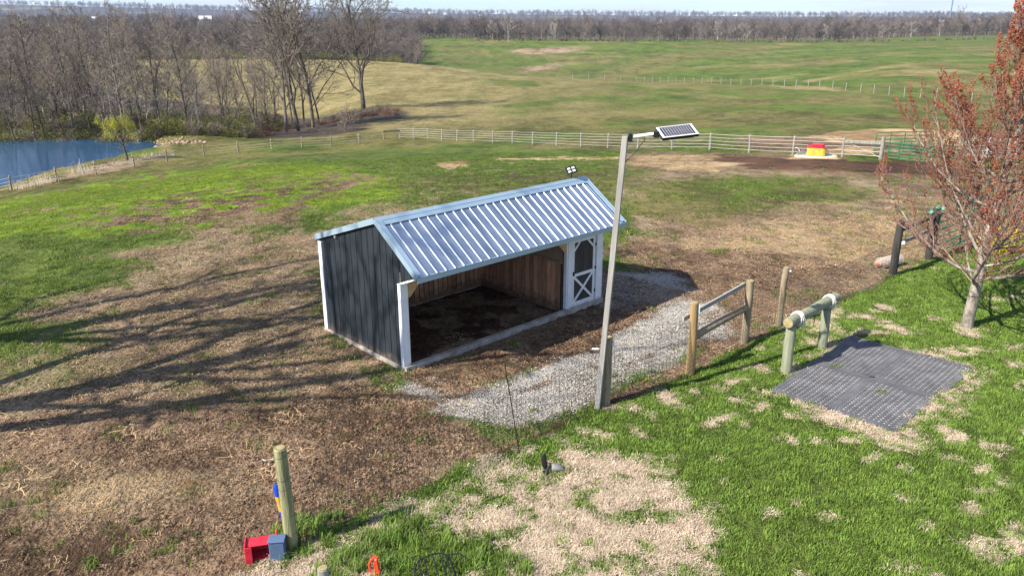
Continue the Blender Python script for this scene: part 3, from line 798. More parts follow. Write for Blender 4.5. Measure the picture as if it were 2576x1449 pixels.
    for zz_ in (0.35, 0.95, 1.55): MB().box((dx1 + 0.01, -0.012, zz_), (0.05, 0.012, 0.07)).build('hinge', M['black'], door)
    MB().box((dx0 + 0.035, -0.02, 0.95), (0.03, 0.03, 0.1)).build('latch', M['black'], door)
    MB().box((5.455, 0.012, 0.112), (0.84, 0.05, 0.03)).build('door_sill', M['white'], root)
    MB().box((5.455, 0.03, 1.80), (0.92, 0.05, 0.03)).build('door_head', M['white'], root)
    # kick boards inside
    k = 0; x = 0.06
    while x < 4.74:
        MB().box((x + 0.07, Dy - 0.055, 0.80 + rnd.uniform(-.015, .015)), (0.128, 0.025, 1.38)).build('kick_board', M['kick'], root); x += 0.152
    y = 0.12
    while y < Dy - 0.16:
        MB().box((4.745, y + 0.07, 0.67 + rnd.uniform(-.012, .012)), (0.025, 0.128, 1.16)).build('kick_board', M['kick'], root)
        MB().box((0.045, y + 0.07, 0.67), (0.025, 0.128, 1.16)).build('kick_board', M['kick'], root)
        y += 0.152
    part = [(0.08, 0.05), (Dy - 0.07, 0.05), (Dy - 0.07, ztop(Dy) - .03), (RY, RZ - .05), (0.08, ztop(0.08) - .03)]
    MB().prism(part, 4.765, 4.775).build('partition', M['ply'], root)
    MB().box((4.7605, 1.55, 0.65), (0.004, 2.95, 1.2)).build('gap_shade_sheet', M['iron'], root)  # near-black sheet standing in for the shade between the kick boards
    MB().box((4.735, 1.55, 1.28), (0.03, 2.9, 0.05)).build('partition_rail', M['ply'], root)
    MB().box((2.4, Dy - 0.045, 0.09), (4.7, 0.04, 0.12)).build('base_board', M['kick'], root)
    MB().box((4.72, 1.55, 0.09), (0.04, 2.9, 0.12)).build('base_board', M['kick'], root)
    # roof sheets with ribs
    def sheet(x0, x1, p0, p1, name='roof_sheet'):
        """p0 = ridge (y,z), p1 = eave (y,z)"""
        sp_ = 0.229; prof = []
        n = int(round((x1 - x0) / sp_))
        for k in range(n):
            a = x0 + k * sp_
            prof += [(a, 0), (a + 0.012, 0.024), (a + 0.036, 0.024), (a + 0.05, 0.0), (a + 0.10, 0), (a + 0.106, 0.0022), (a + 0.118, 0.0022), (a + 0.124, 0), (a + 0.16, 0), (a + 0.166, 0.0022), (a + 0.178, 0.0022), (a + 0.184, 0)]
        prof.append((min(x1, x0 + n * sp_), 0))
        d = Vector((0, p1[0] - p0[0], p1[1] - p0[1])).normalized(); nrm = Vector((0, -d.z, d.y))
        if nrm.z < 0: nrm = -nrm
        m_ = MB(); q = len(prof)
        for (py, pz) in (p0, p1):
            for (xx, hh) in prof: m_.v.append(Vector((xx, py, pz)) + nrm * (0.012 + hh))
        for (py, pz) in (p0, p1):
            for (xx, hh) in prof: m_.v.append(Vector((xx, py, pz)) + nrm * (0.010 + hh - 0.0))
        for k in range(q - 1):
            m_.f.append([k, k + 1, q + k + 1, q + k])
        m_.v = m_.v[:2 * q]
        me_ = bpy.data.meshes.new(name); me_.from_pydata([tuple(v) for v in m_.v], [], m_.f); me_.materials.append(M['roof'])
        o_ = add(name, me_, root)
        so_ = o_.modifiers.new('thickness', 'SOLIDIFY'); so_.thickness = 0.003
        return o_
    X0, X1 = -0.03, 6.20
    eF = (FY - 0.05, ztop(FY - 0.05)); eB = (Dy + 0.08, ztop(Dy + 0.08))
    for k in range(7):
        a = X0 + k * 0.916; b_ = min(X1 - 0.01, a + 0.916)
        if b_ - a < 0.2: continue
        sheet(a, b_, (RY, RZ), eF); sheet(a, b_, (RY, RZ), eB)
    # roof deck
    for pe in (eF, eB):
        d = Vector((0, pe[0] - RY, pe[1] - RZ))
        m_ = MB().prism([(RY, RZ + .002), (pe[0] + (0.02 if pe is eF else -0.02), pe[1] + .004), (pe[0] + (0.02 if pe is eF else -0.02), pe[1] - 0.016), (RY, RZ - 0.022)], 0.02, Lx - 0.02)
        m_.build('roof_deck', M['ply'], root)
    # ridge cap
    def slope_pt(y, off):
        zz_ = ztop(y) + off; return (y, zz_)
    cap = [slope_pt(RY - 0.17, 0.048), (RY - 0.085, ztop(RY - 0.085) + 0.053), (RY - 0.083, ztop(RY - 0.083) + 0.062), (RY, RZ + 0.062), (RY + 0.17, ztop(RY + 0.17) + 0.046),
           (RY + 0.17, ztop(RY + 0.17) + 0.040), (RY, RZ + 0.052), (RY - 0.17, ztop(RY - 0.17) + 0.040)]
    MB().prism(cap, X0 - 0.02, X1 + 0.02).build('ridge_cap', M['trimmetal'], root)
    # rake trim and eave fascia
    for xx, s in ((X0 - 0.022, -1), (X1 + 0.006, 1)):
        for pe in (eF, eB):
            a = Vector((xx, RY, RZ + 0.0)); b_ = Vector((xx, pe[0], pe[1] + 0.0))
            MB().beam(a, b_, 0.03, 0.115).build('rake_trim', M['trimmetal'], root)
            t2 = MB(); ny = 1
            q0 = Vector((xx - s * 0.05, RY, RZ + 0.058)); q1 = Vector((xx - s * 0.05, pe[0], pe[1] + 0.058))
            t2.beam(q0, q1, 0.115, 0.012); t2.build('rake_flashing', M['trimmetal'], root)
    MB().box(((X0 + X1) / 2, eF[0] - 0.012, eF[1] - 0.035), (X1 - X0 + 0.03, 0.022, 0.115)).build('eave_fascia', M['trimmetal'], root)
    MB().box(((X0 + X1) / 2, eB[0] + 0.012, eB[1] - 0.03), (X1 - X0 + 0.03, 0.022, 0.1)).build('eave_fascia', M['trimmetal'], root)
    # small screw heads on the roof
    sc = MB()
    for k in range(27):
        for t in (0.12, 0.5, 0.88):
            y_ = RY + (eF[0] - RY) * t; z_ = RZ + (eF[1] - RZ) * t
            sc.box((X0 + 0.075 + k * 0.229, y_ - 0.010, z_ + 0.02), (0.012, 0.012, 0.008))
    sc.build('screw_heads', M['trimmetal'], root, kind='stuff')
    return root, ztop
SHED, ztop = shed()
def SL(x, y, z=0.0):
    p = SA + EX * x + EY * y; return Vector((p[0], p[1], z))

# floodlight on the ridge
fl = empty('solar_floodlight', SL(5.75, 0.74, 3.10), SYAW)
tag(fl, 'small black solar floodlight with white lenses standing on the shed ridge', 'floodlight')
MB().tube([(0, 0, 0), (0, 0, 0.14), (0, 0.02, 0.18)], 0.012, 8).build('stem', M['black'], fl)
rot = Vector((-.55, -.50, .67)).to_track_quat('Z', 'Y').to_matrix() @ Matrix.Rotation(R(20), 3, 'Z')
MB().box((0, 0.01, 0.2), (0.27, 0.22, 0.025), rot).build('housing', M['black'], fl, bevel=0.008)
for dx, dy in ((-.055, -.043), (.055, -.043), (-.055, .043), (.055, .043)):
    MB().box(Vector((0, 0.01, 0.2)) + rot @ Vector((dx, dy, 0.015)), (0.07, 0.05, 0.006), rot).build('lens', M['panelwhite'], fl, bevel=0.002)
# small sensor under the back rake
sn = MB().box((0, 0, 0), (0.05, 0.06, 0.05)); sn.tube([(0, 0, 0.02), (0.02, 0, 0.06)], 0.01, 6)
s_ = sn.build('motion_sensor', M['greyplastic'], loc=SL(-0.03, 2.28, 2.40)); s_.rotation_euler = (0, 0, SYAW)
tag(s_, 'tiny sensor fixed under the gable rake of the shed', 'sensor')

# ------------------------------------------------------------------ posts and fences
def wpost(name, p, h, r, m, parent=None, lean=(0, 0), top=True, cap='endgrain', n=14):
    b_ = MB(); pts = []; rad = []
    rr_ = random.Random(int(p[0] * 977 + p[1] * 131))
    K_ = 7
    for k in range(K_ + 1):
        t = k / K_
        pts.append(Vector((lean[0] * t * h + rr_.uniform(-.006, .006), lean[1] * t * h + rr_.uniform(-.006, .006), -0.3 + (h + 0.3) * t)))
        rad.append(r * (1.06 - 0.1 * t) * rr_.uniform(.97, 1.03))
    pts.append(pts[-1] + Vector((0, 0, 0.012))); rad.append(rad[-1] * 0.86)
    b_.tube(pts, rad, n)
    o_ = b_.build(name, m, parent, smooth=True, loc=p)
    if cap:
        c_ = MB(); c_.tube([pts[-1] + Vector((0, 0, 0.002)), pts[-1] + Vector((0, 0, 0.006))], rad[-1] * 0.95, n)
        c_.build('post_end', M[cap], o_)
    return o_

# woven wire fence between pasture and lawn
wf = empty('woven_wire_fence', G(735, 1380))
tag(wf, 'woven wire fence on round wooden posts dividing lawn from muddy paddock', 'fence')
wf0 = Vector(wf.location)
P1 = G(737, 1380); P2 = G(1521, 1017); P3 = G(1735, 940); P4 = G(1872, 860); P5 = G(1958, 820); P6 = G(2245, 692)
rel = lambda p: Vector(p) - wf0
wpost('post', rel(P1), 1.56, 0.085, M['posty'], wf, lean=(-0.02, 0.0))
wpost('post', rel(P2), 1.34, 0.095, M['post'], wf, lean=(0.012, 0))
wpost('post', rel(P3), 1.53, 0.085, M['posto'], wf)
wpost('post', rel(P4), 1.43, 0.09, M['post'], wf)
wpost('post', rel(P5), 1.42, 0.07, M['post'], wf, lean=(0.02, 0))
# brace rails between the pair of posts
up = Vector((0, 0, 1))
a = rel(P3) + up * 0.80; b_ = rel(P4) + up * 0.83
d34 = (P4 - P3); d34.z = 0; d34.normalize(); nrm = Vector((-d34.y, d34.x, 0))
MB().tube([a + d34 * 0.06, (a + b_) / 2 + up * 0.01, b_ - d34 * 0.06], [0.075, 0.078, 0.072], 12).build('brace_log', M['post'], wf, smooth=True)
MB().beam(a + up * 0.42 - d34 * 0.22 + nrm * 0.115, b_ + up * 0.50 + nrm * 0.115, 0.045, 0.09).build('top_rail', M['polewood'], wf)
MB().box(a + up * 0.62 - nrm * 0.08 + d34 * 0.03, (0.03, 0.03, 0.18)).build('latch_plate', M['panelwhite'], wf)
# insulator boxes
MB().box(rel(P2) + Vector((0.10, 0.0, 1.22)), (0.07, 0.07, 0.09)).build('insulator', M['panelwhite'], wf, bevel=0.01)
MB().box(rel(P2) + Vector((-0.21, 0.0, 1.13)), (0.12, 0.02, 0.03)).build('insulator', M['panelwhite'], wf)
MB().box(rel(P5) + Vector((0.10, -0.02, 1.36)), (0.08, 0.05, 0.04)).build('insulator', M['panelwhite'], wf)
def wire_panel(p, q, h, parent, dv=0.10, hs=None, sag=0.0, rw=0.0028, seed=1, z0=0.04):
    m_ = MB(); rr_ = random.Random(seed)
    L_ = (q - p).length; n = max(2, int(L_ / dv))
    hs = hs or [0.04 + k * (h - 0.05) / 10 for k in range(11)]
    def pt(t, z):
        g_ = p.lerp(q, t)
        return Vector((g_.x, g_.y, g_.z + z - sag * math.sin(math.pi * t) * z / h + 0.012 * math.sin(t * L_ * 1.7 + z * 4)))
    def thin(a, b_):
        t = (b_ - a).normalized(); s1 = t.cross(Vector((0.3, 0.2, 0.93))).normalized(); s2 = t.cross(s1); k = len(m_.v)
        for e_ in (a, b_):
            for an in (0, 2.094, 4.189): m_.v.append(e_ + (s1 * math.cos(an) + s2 * math.sin(an)) * rw)
        m_.f.extend([[k, k+1, k+4, k+3], [k+1, k+2, k+5, k+4], [k+2, k, k+3, k+5]])
    for z in hs:
        for i in range(0, n, 3):
            thin(pt(i / n, z), pt(min(n, i + 3) / n, z))
    for i in range(n + 1):
        thin(pt(i / n, hs[0]), pt(i / n, hs[len(hs) // 2])); thin(pt(i / n, hs[len(hs) // 2]), pt(i / n, hs[-1]))
    return m_.build('wire_mesh', M['wire'], parent, kind='stuff')
off = Vector((-0.05, 0.085, 0))
for k, (p, q, s) in enumerate(((P1, P2, .1), (P2, P3, .02), (P3, P4, .0), (P4, P5, .02), (P5, P6, .06))):
    wire_panel(rel(p) , rel(q), 1.15 if k < 2 else 1.0, wf, sag=s, seed=k)
# wire wraps on the near post
for z in (0.12, 0.28, 0.42, 0.56, 0.70, 0.84, 0.98, 1.12, 1.46):
    m_ = MB(); m_.tube([rel(P1) + Vector((-0.02 * z + math.cos(t / 16 * 6.283) * 0.088, math.sin(t / 16 * 6.283) * 0.088, z + 0.01 * math.sin(t))) for t in range(17)], 0.0025, 4, cap=False)
    m_.build('wire_wrap', M['wire'], wf)
# bottom board / dark edge of the fence
# single strand running off to the left from the near post
pt_ = P1 + Vector((-0.1, 0, 1.42))
sw = MB(); endp = G(-260, 1560) + Vector((0, 0, 1.35)); pts = []
for k in range(13):
    t = k / 12; q = pt_.lerp(endp, t); q.z -= 0.1 * math.sin(math.pi * t); pts.append(q - wf0)
sw.tube(pts, 0.0022, 4); sw.build('electric_wire', M['postgrey'], wf)
for t, off_ in ((0.02, 0),):
    c_ = pt_.lerp(endp, t) - wf0; c_.z -= 0.1 * math.sin(math.pi * t)
    m_ = MB()
    m_.tube([c_ + Vector((-.09 + k * .02, rnd.uniform(-.02, .02), rnd.uniform(-.03, .02))) for k in range(9)], 0.006, 5); m_.build('wire_knot', M['strand'], wf)

# low post by the lawn at the bottom edge
lp = G(818, 1500)
o_ = wpost('short_post', Vector((lp.x, lp.y, lp.z)), 0.42, 0.072, M['postgrey'], None)
tag(o_, 'short grey round post at the bottom edge of the lawn', 'post')
m_ = MB(); m_.tube([(0.07, 0, 0.36), (0.16, 0.02, 0.28), (0.2, 0.0, 0.05), (0.23, 0.02, -0.02)], 0.003, 5); m_.build('loose_wire', M['wire'], o_)

# ------------------------------------------------------------------ solar street lamp
def lamp():
    base_ = G(1500, 1027)
    r_ = ray(1573, 343); t = base_.y / r_[1] * 1.0
    top_ = Vector((r_[0] * t, r_[1] * t, H + r_[2] * t))
    root = empty('solar_street_lamp', base_)
    tag(root, 'tall grey square lamp pole with a solar panel head leaning beside the fence', 'street lamp')
    tp = top_ - base_
    MB().beam((0, 0, -0.3), tp, 0.095, 0.095, up=(0.3, 1, 0)).build('pole', M['polewood'], root, bevel=0.006)
    def at_depth(x, y, dd):
        r_ = ray(x, y); t = (base_.y + dd) / r_[1]; return Vector((r_[0]*t, r_[1]*t, H + r_[2]*t)) - base_
    a0 = at_depth(1581, 346, 0.0); a1 = at_depth(1648, 337, -0.12)
    MB().box(a0 + Vector((0.03, 0, 0)), (0.06, 0.11, 0.13)).build('bracket', M['black'], root, bevel=0.006)
    MB().tube([a0 + Vector((0.03, 0, 0)), a1], 0.029, 14).build('arm', M['panelwhite'], root, smooth=True)
    # the head: a flat box tilted to the sky
    c = [at_depth(1650, 322, 0.0), at_depth(1739, 312, 0.16), at_depth(1757, 339, -0.14), at_depth(1668, 348, -0.30)]
    u = (c[1] - c[0]); v = (c[3] - c[0]); nn_ = u.cross(v).normalized()
    if nn_.z < 0: nn_ = -nn_
    def P(s, t, h=0.0): return c[0] + u * s + v * t + nn_ * h
    def slab(name, s0, s1, t0, t1, h0, h1, m, par):
        b2 = MB(); b2.v = [P(s0,t0,h0), P(s1,t0,h0), P(s1,t1,h0), P(s0,t1,h0), P(s0,t0,h1), P(s1,t0,h1), P(s1,t1,h1), P(s0,t1,h1)]
        b2.f = [[0,3,2,1],[4,5,6,7],[0,1,5,4],[1,2,6,5],[2,3,7,6],[3,0,4,7]]
        return b2.build(name, m, par)
    hd = slab('lamp_housing', 0, 1, 0, 1, -0.05, -0.004, M['black'], root)
    pn = slab('solar_panel', 0.0, 1.0, 0.0, 1.0, -0.002, 0.006, M['panelwhite'], root)
    for k in range(12):
        s0 = 0.065 + k * 0.0735
        for t0, t1 in ((0.06, 0.485), (0.5, 0.93)):
            slab('solar_cell', s0, s0 + 0.057, t0, t1, 0.0065, 0.009, M['cell'], pn)
    MB().box(a1 + Vector((0.02, 0.02, -0.01)), (0.10, 0.12, 0.10)).build('head_joint', M['black'], root, bevel=0.01)
    ca = at_depth(1622, 352, -0.07); cb = at_depth(1566, 415, 0.0)
    MB().tube([ca, (ca + cb) / 2 + Vector((0.01, 0, -0.02)), cb], 0.007, 6).build('cable', M['black'], root)
    MB().tube([a0.lerp(a1, 0.6) + Vector((0, 0, -0.02)), ca], 0.007, 6).build('cable', M['black'], root)
lamp()

# ------------------------------------------------------------------ shepherd's hook
hb_ = G(1307, 1140)
hk = empty('shepherd_hook', hb_)
tag(hk, 'thin black shepherd hook standing in the grass edge before the shed', 'hook')
r_ = ray(1268, 905); t = (hb_.y + 0.05) / r_[1]; tp = Vector((r_[0]*t, r_[1]*t, H + r_[2]*t)) - hb_
ax = Vector((1, 0.15, 0)).normalized(); pts = [Vector((0, 0, -0.2)), Vector((0, 0, 0.0)), tp * 0.5, tp * 0.94]
for k in range(1, 11):
    an = math.pi - k * math.pi / 12
    pts.append(tp * 0.94 + ax * (0.13 + 0.13 * math.cos(an)) + Vector((0, 0, 0.13 * math.sin(an) + 0.02)))
pts.append(pts[-1] + ax * 0.05 + Vector((0, 0, 0.0))); pts.append(pts[-1] + ax * 0.02 + Vector((0, 0, 0.05)))
MB().tube(pts, [0.009] * (len(pts) - 2) + [0.008, 0.005], 8).build('hook_rod', M['iron'], hk, smooth=True)
MB().tube([Vector((-0.07, 0, 0.03)), Vector((0.07, 0.01, 0.03))], 0.006, 6).build('foot_bar', M['iron'], hk)

# ------------------------------------------------------------------ hitching rail, ropes, rubber mats
def hitch():
    A_ = G(1977, 936); B_ = G(2067, 876)
    root = empty('hitching_rail', A_)
    tag(root, 'round log hitching rail on two posts beside the rubber mats', 'hitching rail')
    relp = lambda p: Vector(p) - A_
    ha, hb2 = 1.02, 0.98
    wpost('post', relp(A_), ha, 0.105, M['postg'], root, cap=None)
    wpost('post', relp(B_), hb2, 0.098, M['postg'], root, cap=None)
    d = (B_ - A_); d.z = 0; d.normalize()
    e0 = relp(A_) + Vector((0, 0, ha + 0.10)) - d * 0.17; e1 = relp(B_) + Vector((0, 0, hb2 + 0.10)) + d * 0.42
    b_ = MB(); K_ = 9; pts = [e0.lerp(e1, k / K_) + Vector((0, 0, 0.01 * math.sin(k * 1.3))) for k in range(K_ + 1)]
    b_.tube(pts, [0.105 + 0.004 * math.sin(k * 2.1) for k in range(K_ + 1)], 16); lg = b_.build('rail_log', M['postg'], root, smooth=True)
    MB().tube([e0 - d * 0.004, e0 - d * 0.002], 0.097, 16).build('log_end', M['endgrain'], lg)
    sx = Vector((-d.y, d.x, 0))
    def rope(cc, nm, lab):
        m_ = MB()
        for i in range(4):
            o2 = d * (-0.05 + i * 0.033)
            m_.tube([cc + o2 + d * 0.03 * math.sin(k * .39) + (sx * math.cos(k * math.pi / 8) + Vector((0, 0, 1)) * math.sin(k * math.pi / 8)) * (0.122 + 0.006 * (i % 2)) for k in range(17)], 0.014, 6, cap=False)
        m_.tube([cc - sx * 0.10 + Vector((0, 0, 0.09)), cc - sx * 0.14 + Vector((0, 0, 0.02)), cc - sx * 0.13 + Vector((0, 0, -0.08)) + d * 0.02, cc - sx * 0.115 + Vector((0, 0, -0.17))], 0.015, 6)
        m_.tube([cc - sx * 0.10 + Vector((0, 0, 0.09)) + d * .04, cc - sx * 0.15 + d * 0.05, cc - sx * 0.13 + Vector((0, 0, -0.1)) + d * 0.06, cc - sx * 0.12 + Vector((0, 0, -0.13))+ d * .05], 0.013, 6)
        oo = m_.build(nm, M['rope'], None, smooth=True, loc=A_); tag(oo, lab, 'rope', 'ropes tied round the hitching rail')
        return oo
    rope(e0.lerp(e1, 0.17), 'tie_rope', 'white rope wrapped round the near end of the hitching rail')
    rope(e0.lerp(e1, 0.83), 'tie_rope', 'white rope wrapped round the far end of the hitching rail')
    for s_, hh in ((0.14, ha), (0.80, hb2)):   # iron straps over the posts
        cc = e0.lerp(e1, s_) - Vector((0, 0, 0.15))
        m_ = MB(); m_.tube([cc + Vector((math.cos(k * .3927) * 0.108, math.sin(k * .3927) * 0.108, 0)) for k in range(17)], 0.006, 5, cap=False); m_.build('strap', M['wire'], root)
    ch = MB(); c0 = e0.lerp(e1, 0.52) - Vector((0, 0, 0.1)) - sx * 0.03
    for k in range(7):
        q = c0 - Vector((0, 0, 0.035 * k)); r2 = 0.016
        ax1 = Vector((1, 0, 0)) if k % 2 else Vector((0, 1, 0))
        ch.tube([q + ax1 * r2 * math.cos(j * 1.047) + Vector((0, 0, 1.4 * r2 * math.sin(j * 1.047))) for j in range(7)], 0.004, 4, cap=False)
    ch.build('chain', M['iron'], root)
hitch()

def rubber_mats():
    Lc, Tc, Rc, Bc = G(1948, 985), G(2140, 845), G(2437, 925), G(2245, 1088)
    for p in (Lc, Tc, Rc, Bc): p.z = float(height(p.x, p.y))
    u = (Tc - Lc); v = (Bc - Lc)
    cells = [((0.0, 0.475), (-0.01, 0.49), 'back left'), ((0.5, 0.985), (0.01, 0.485), 'back'), ((0.015, 0.485), (0.51, 1.0), 'front'), ((0.51, 1.01), (0.525, 1.02), 'right')]
    labs = ['perforated rubber mat nearest the hitching rail post, left of the four', 'perforated rubber mat under the rail shadow, farthest of the four',
            'perforated rubber mat at the near corner, lowest of the four', 'perforated rubber mat at the right, nearest the red-budded tree']
    q = lambda s, t: (Lc * (1-s) * (1-t) + Tc * s * (1-t) + Bc * (1-s) * t + (Rc) * s * t)
    for (s0, s1), (t0, t1), nm in cells: pass
    for i, ((s0, s1), (t0, t1), nm) in enumerate(cells):
        c0 = q((s0+s1)/2, (t0+t1)/2)
        zc = max(float(height(*q(a, b_)[:2])) for a in (s0, (s0+s1)/2, s1) for b_ in (t0, (t0+t1)/2, t1))
        def P(a, b_, h):
            p = q(a, b_); return Vector((p.x - c0.x, p.y - c0.y, float(height(p.x, p.y)) - c0.z + 0.012 + h))
        root = empty('rubber_mat', c0); tag(root, labs[i], 'rubber mat', 'four rubber mats laid in a square on the lawn')
        # lattice of bars with real holes between: long and cross bars
        m_ = MB(); n1_, n2_ = 46, 30
        Ls = ((q(s1, t0) - q(s0, t0)).length, (q(s0, t1) - q(s0, t0)).length)
        n1_ = int(Ls[0] / 0.088); n2_ = int(Ls[1] / 0.088)
        def strip(a0, b0, a1, b1, wa, wb, h, K_=10):
            k0 = len(m_.v)
            for k in range(K_ + 1):
                t = k / K_; a = a0 + (a1 - a0) * t; b2 = b0 + (b1 - b0) * t
                m_.v += [P(a - wa, b2 - wb, h), P(a + wa, b2 + wb, h), P(a + wa, b2 + wb, h - 0.014), P(a - wa, b2 - wb, h - 0.014)]
            for k in range(K_):
                o3 = k0 + k * 4
                m_.f += [[o3, o3+1, o3+5, o3+4], [o3+1, o3+2, o3+6, o3+5], [o3+3, o3, o3+4, o3+7]]
        for k in range(n1_ + 1):
            a = s0 + (s1 - s0) * k / n1_; wd = (s1 - s0) / n1_ * 0.25 * (2.0 if k in (0, n1_) else 1)
            strip(a, t0, a, t1, wd, 0, 0.012)
        for k in range(n2_ + 1):
            b2 = t0 + (t1 - t0) * k / n2_; wd = (t1 - t0) / n2_ * 0.24 * (2.0 if k in (0, n2_) else 1)
            strip(s0, b2, s1, b2, 0, wd, 0.0135)
        m_.v = m_.v
        me_ = bpy.data.meshes.new('mat_lattice'); me_.from_pydata([tuple(x) for x in m_.v], [], m_.f); me_.materials.append(M['rubber'])
        add('mat_lattice', me_, root)
        # base sheet glimpsed through the holes
        g_ = MB(); K_ = 14
        for a in range(K_ + 1):
            for b2 in range(K_ + 1):
                g_.v.append(P(s0 + (s1-s0) * a / K_, t0 + (t1-t0) * b2 / K_, -0.001))
        for a in range(K_):
            for b2 in range(K_):
                o3 = a * (K_ + 1) + b2; g_.f.append([o3, o3 + 1, o3 + K_ + 2, o3 + K_ + 1])
        me_ = bpy.data.meshes.new('mat_base'); me_.from_pydata([tuple(x) for x in g_.v], [], g_.f); me_.materials.append(M['rubberhole'])
        add('mat_base', me_, root)
rubber_mats()

# ------------------------------------------------------------------ small things on the lawn
# red feeder with blue box
p = G(662, 1395)
fd = empty('mineral_feeder', p, R(14)); tag(fd, 'bright red plastic trough lying on its side by the fence post', 'feeder')
b_ = MB()
b_.box((0.0, 0.10, 0.12), (0.40, 0.02, 0.20)); b_.box((0, 0.0, 0.225), (0.40, 0.2, 0.018)); b_.box((0, 0.0, 0.012), (0.40, 0.2, 0.018))
b_.build('trough_shell', M['red'], fd, bevel=0.004)
MB().box((-0.205, -0.03, 0.13), (0.02, 0.25, 0.27)).build('end_plate', M['red'], fd, bevel=0.006)
MB().box((-0.165, -0.155, 0.13), (0.09, 0.015, 0.25)).build('end_flange', M['red'], fd, bevel=0.004)
MB().box((0.20, 0.0, 0.15), (0.02, 0.24, 0.3)).build('end_plate', M['red'], fd, bevel=0.006)
MB().box((0.02, 0.085, 0.17), (0.26, 0.004, 0.05), Matrix.Rotation(R(8), 3, 'Y')).build('sticker', M['panelwhite'], fd)
p = G(695, 1405)
bb = empty('storage_box', p + Vector((0.03, 0.02, 0)), R(6)); tag(bb, 'faded blue plastic box standing against the red trough', 'box')
MB().box((0, 0, 0.15), (0.2, 0.15, 0.3)).build('box_body', M['bluebox'], bb, bevel=0.01)
MB().box((0, 0, 0.305), (0.22, 0.17, 0.02)).build('box_rim', M['bluebox'], bb, bevel=0.004)
# blue and yellow tube hanging behind the near post
tb = empty('brush_tube', P1 + Vector((-0.15, 0.10, 0.42))); tag(tb, 'blue plastic tube with yellow band hung behind the near fence post', 'tube')
MB().tube([(0.05, 0, 0), (0.04, 0, 0.02), (0.03, 0, 0.13)], [0.03, 0.045, 0.045], 14).build('tube_end', M['bluetube'], tb, smooth=True)
MB().tube([(0.03, 0, 0.132), (0.0, 0, 0.36)], [0.047, 0.047], 14).build('yellow_band', M['yellow'], tb, smooth=True)
MB().tube([(0.0, 0, 0.362), (-0.015, 0, 0.50), (-0.02, 0, 0.53)], [0.045, 0.045, 0.028], 14).build('tube_end', M['bluetube'], tb, smooth=True)

# black plastic fork basket lying in the grass, red handle
def fork():
    p = G(1090, 1440)
    root = empty('manure_fork', p, R(12)); tag(root, 'black plastic tined manure fork lying in long grass at the bottom edge', 'fork')
    bar_ = MB(); pts = [Vector((-0.26, -0.10, 0.06)), Vector((-0.24, 0.0, 0.13)), Vector((-0.15, 0.07, 0.19)), Vector((0.0, 0.10, 0.215)), Vector((0.13, 0.09, 0.22)), Vector((0.21, 0.06, 0.19)), Vector((0.25, -0.02, 0.1))]
    bar_.tube(pts, 0.012, 8); bar_.build('fork_frame', M['black'], root, smooth=True)
    for k in range(9):
        t = k / 8; i = min(5, int(t * 6)); q = pts[i].lerp(pts[i+1], t * 6 - i)
        MB().tube([q, q + Vector((0.01, -0.07, -0.015)), q + Vector((0.035, -0.2, -0.10)), q + Vector((0.05, -0.33, -0.16))], [0.010, 0.010, 0.009, 0.005], 6).build('tine', M['black'], root, smooth=True)
    MB().tube([pts[5], Vector((0.36, 0.08, 0.19)), Vector((0.47, 0.06, 0.10)), Vector((0.5, 0.05, 0.03))], 0.008, 6).build('loose_cable', M['black'], root)
    p = G(945, 1447)
    rt = empty('grab_handle', p, R(-10)); tag(rt, 'orange-red plastic grab handle with an open loop standing at the bottom edge', 'handle')
    m_ = MB()
    m_.tube([(-0.03, 0, -0.1), (-0.075, 0, 0.08), (-0.08, 0, 0.17), (-0.05, 0.01, 0.23), (-0.01, 0.02, 0.26)], 0.014, 8)
    m_.tube([(-0.03, 0, 0.02), (0.0, 0, 0.08), (-0.005, 0.01, 0.18), (0.0, 0.02, 0.24)], 0.012, 8)
    m_.build('loop', M['redor'], rt, smooth=True)
    m_ = MB(); m_.box((0.045, 0.0, 0.10), (0.03, 0.05, 0.34), Matrix.Rotation(R(-8), 3, 'Y')); m_.box((0.005, 0.015, 0.27), (0.07, 0.06, 0.03), Matrix.Rotation(R(12), 3, 'Y'))
    m_.box((0.02, 0.0, 0.12), (0.02, 0.03, 0.26)); m_.box((0.09, -0.01, 0.0), (0.17, 0.05, 0.03), Matrix.Rotation(R(25), 3, 'Y')); m_.box((0.02, 0, -0.04), (0.12, 0.07, 0.1))
    m_.build('shank', M['redor'], rt, bevel=0.006)
fork()

# broken black planter / ornament in front of the fence
p = G(1378, 1185)
ob = empty('broken_ornament', p); tag(ob, 'broken black plastic ornament with an upright blade lying on the thatch', 'ornament')
m_ = MB(); m_.tube([(-0.02, 0, 0.0), (-0.05, 0, 0.12), (-0.065, 0.0, 0.25), (-0.05, 0, 0.33)], [0.02, 0.05, 0.045, 0.012], 10)
for v_ in m_.v: v_.y *= 0.35
m_.build('upright_blade', M['black'], ob, smooth=True)
MB().tube([(-0.03, -0.12, 0.0), (-0.02, -0.08, 0.06), (0.03, -0.02, 0.10), (0.05, 0.03, 0.14)], [0.022, 0.026, 0.024, 0.012], 8).build('curved_leg', M['iron'], ob, smooth=True)
m_ = MB(); m_.tube([(0.05, 0, 0.05), (0.10, 0, 0.075), (0.17, 0.0, 0.065), (0.24, 0, 0.03)], [0.03, 0.065, 0.065, 0.03], 12)
m_.build('dome', M['greyplastic'], ob, smooth=True)
m_ = MB(); m_.tube([(-0.12, -0.05, 0.0), (-0.07, -0.07, 0.03), (-0.02, -0.09, 0.02)], [0.01, 0.03, 0.015], 8); m_.build('shard', M['black'], ob, smooth=True)

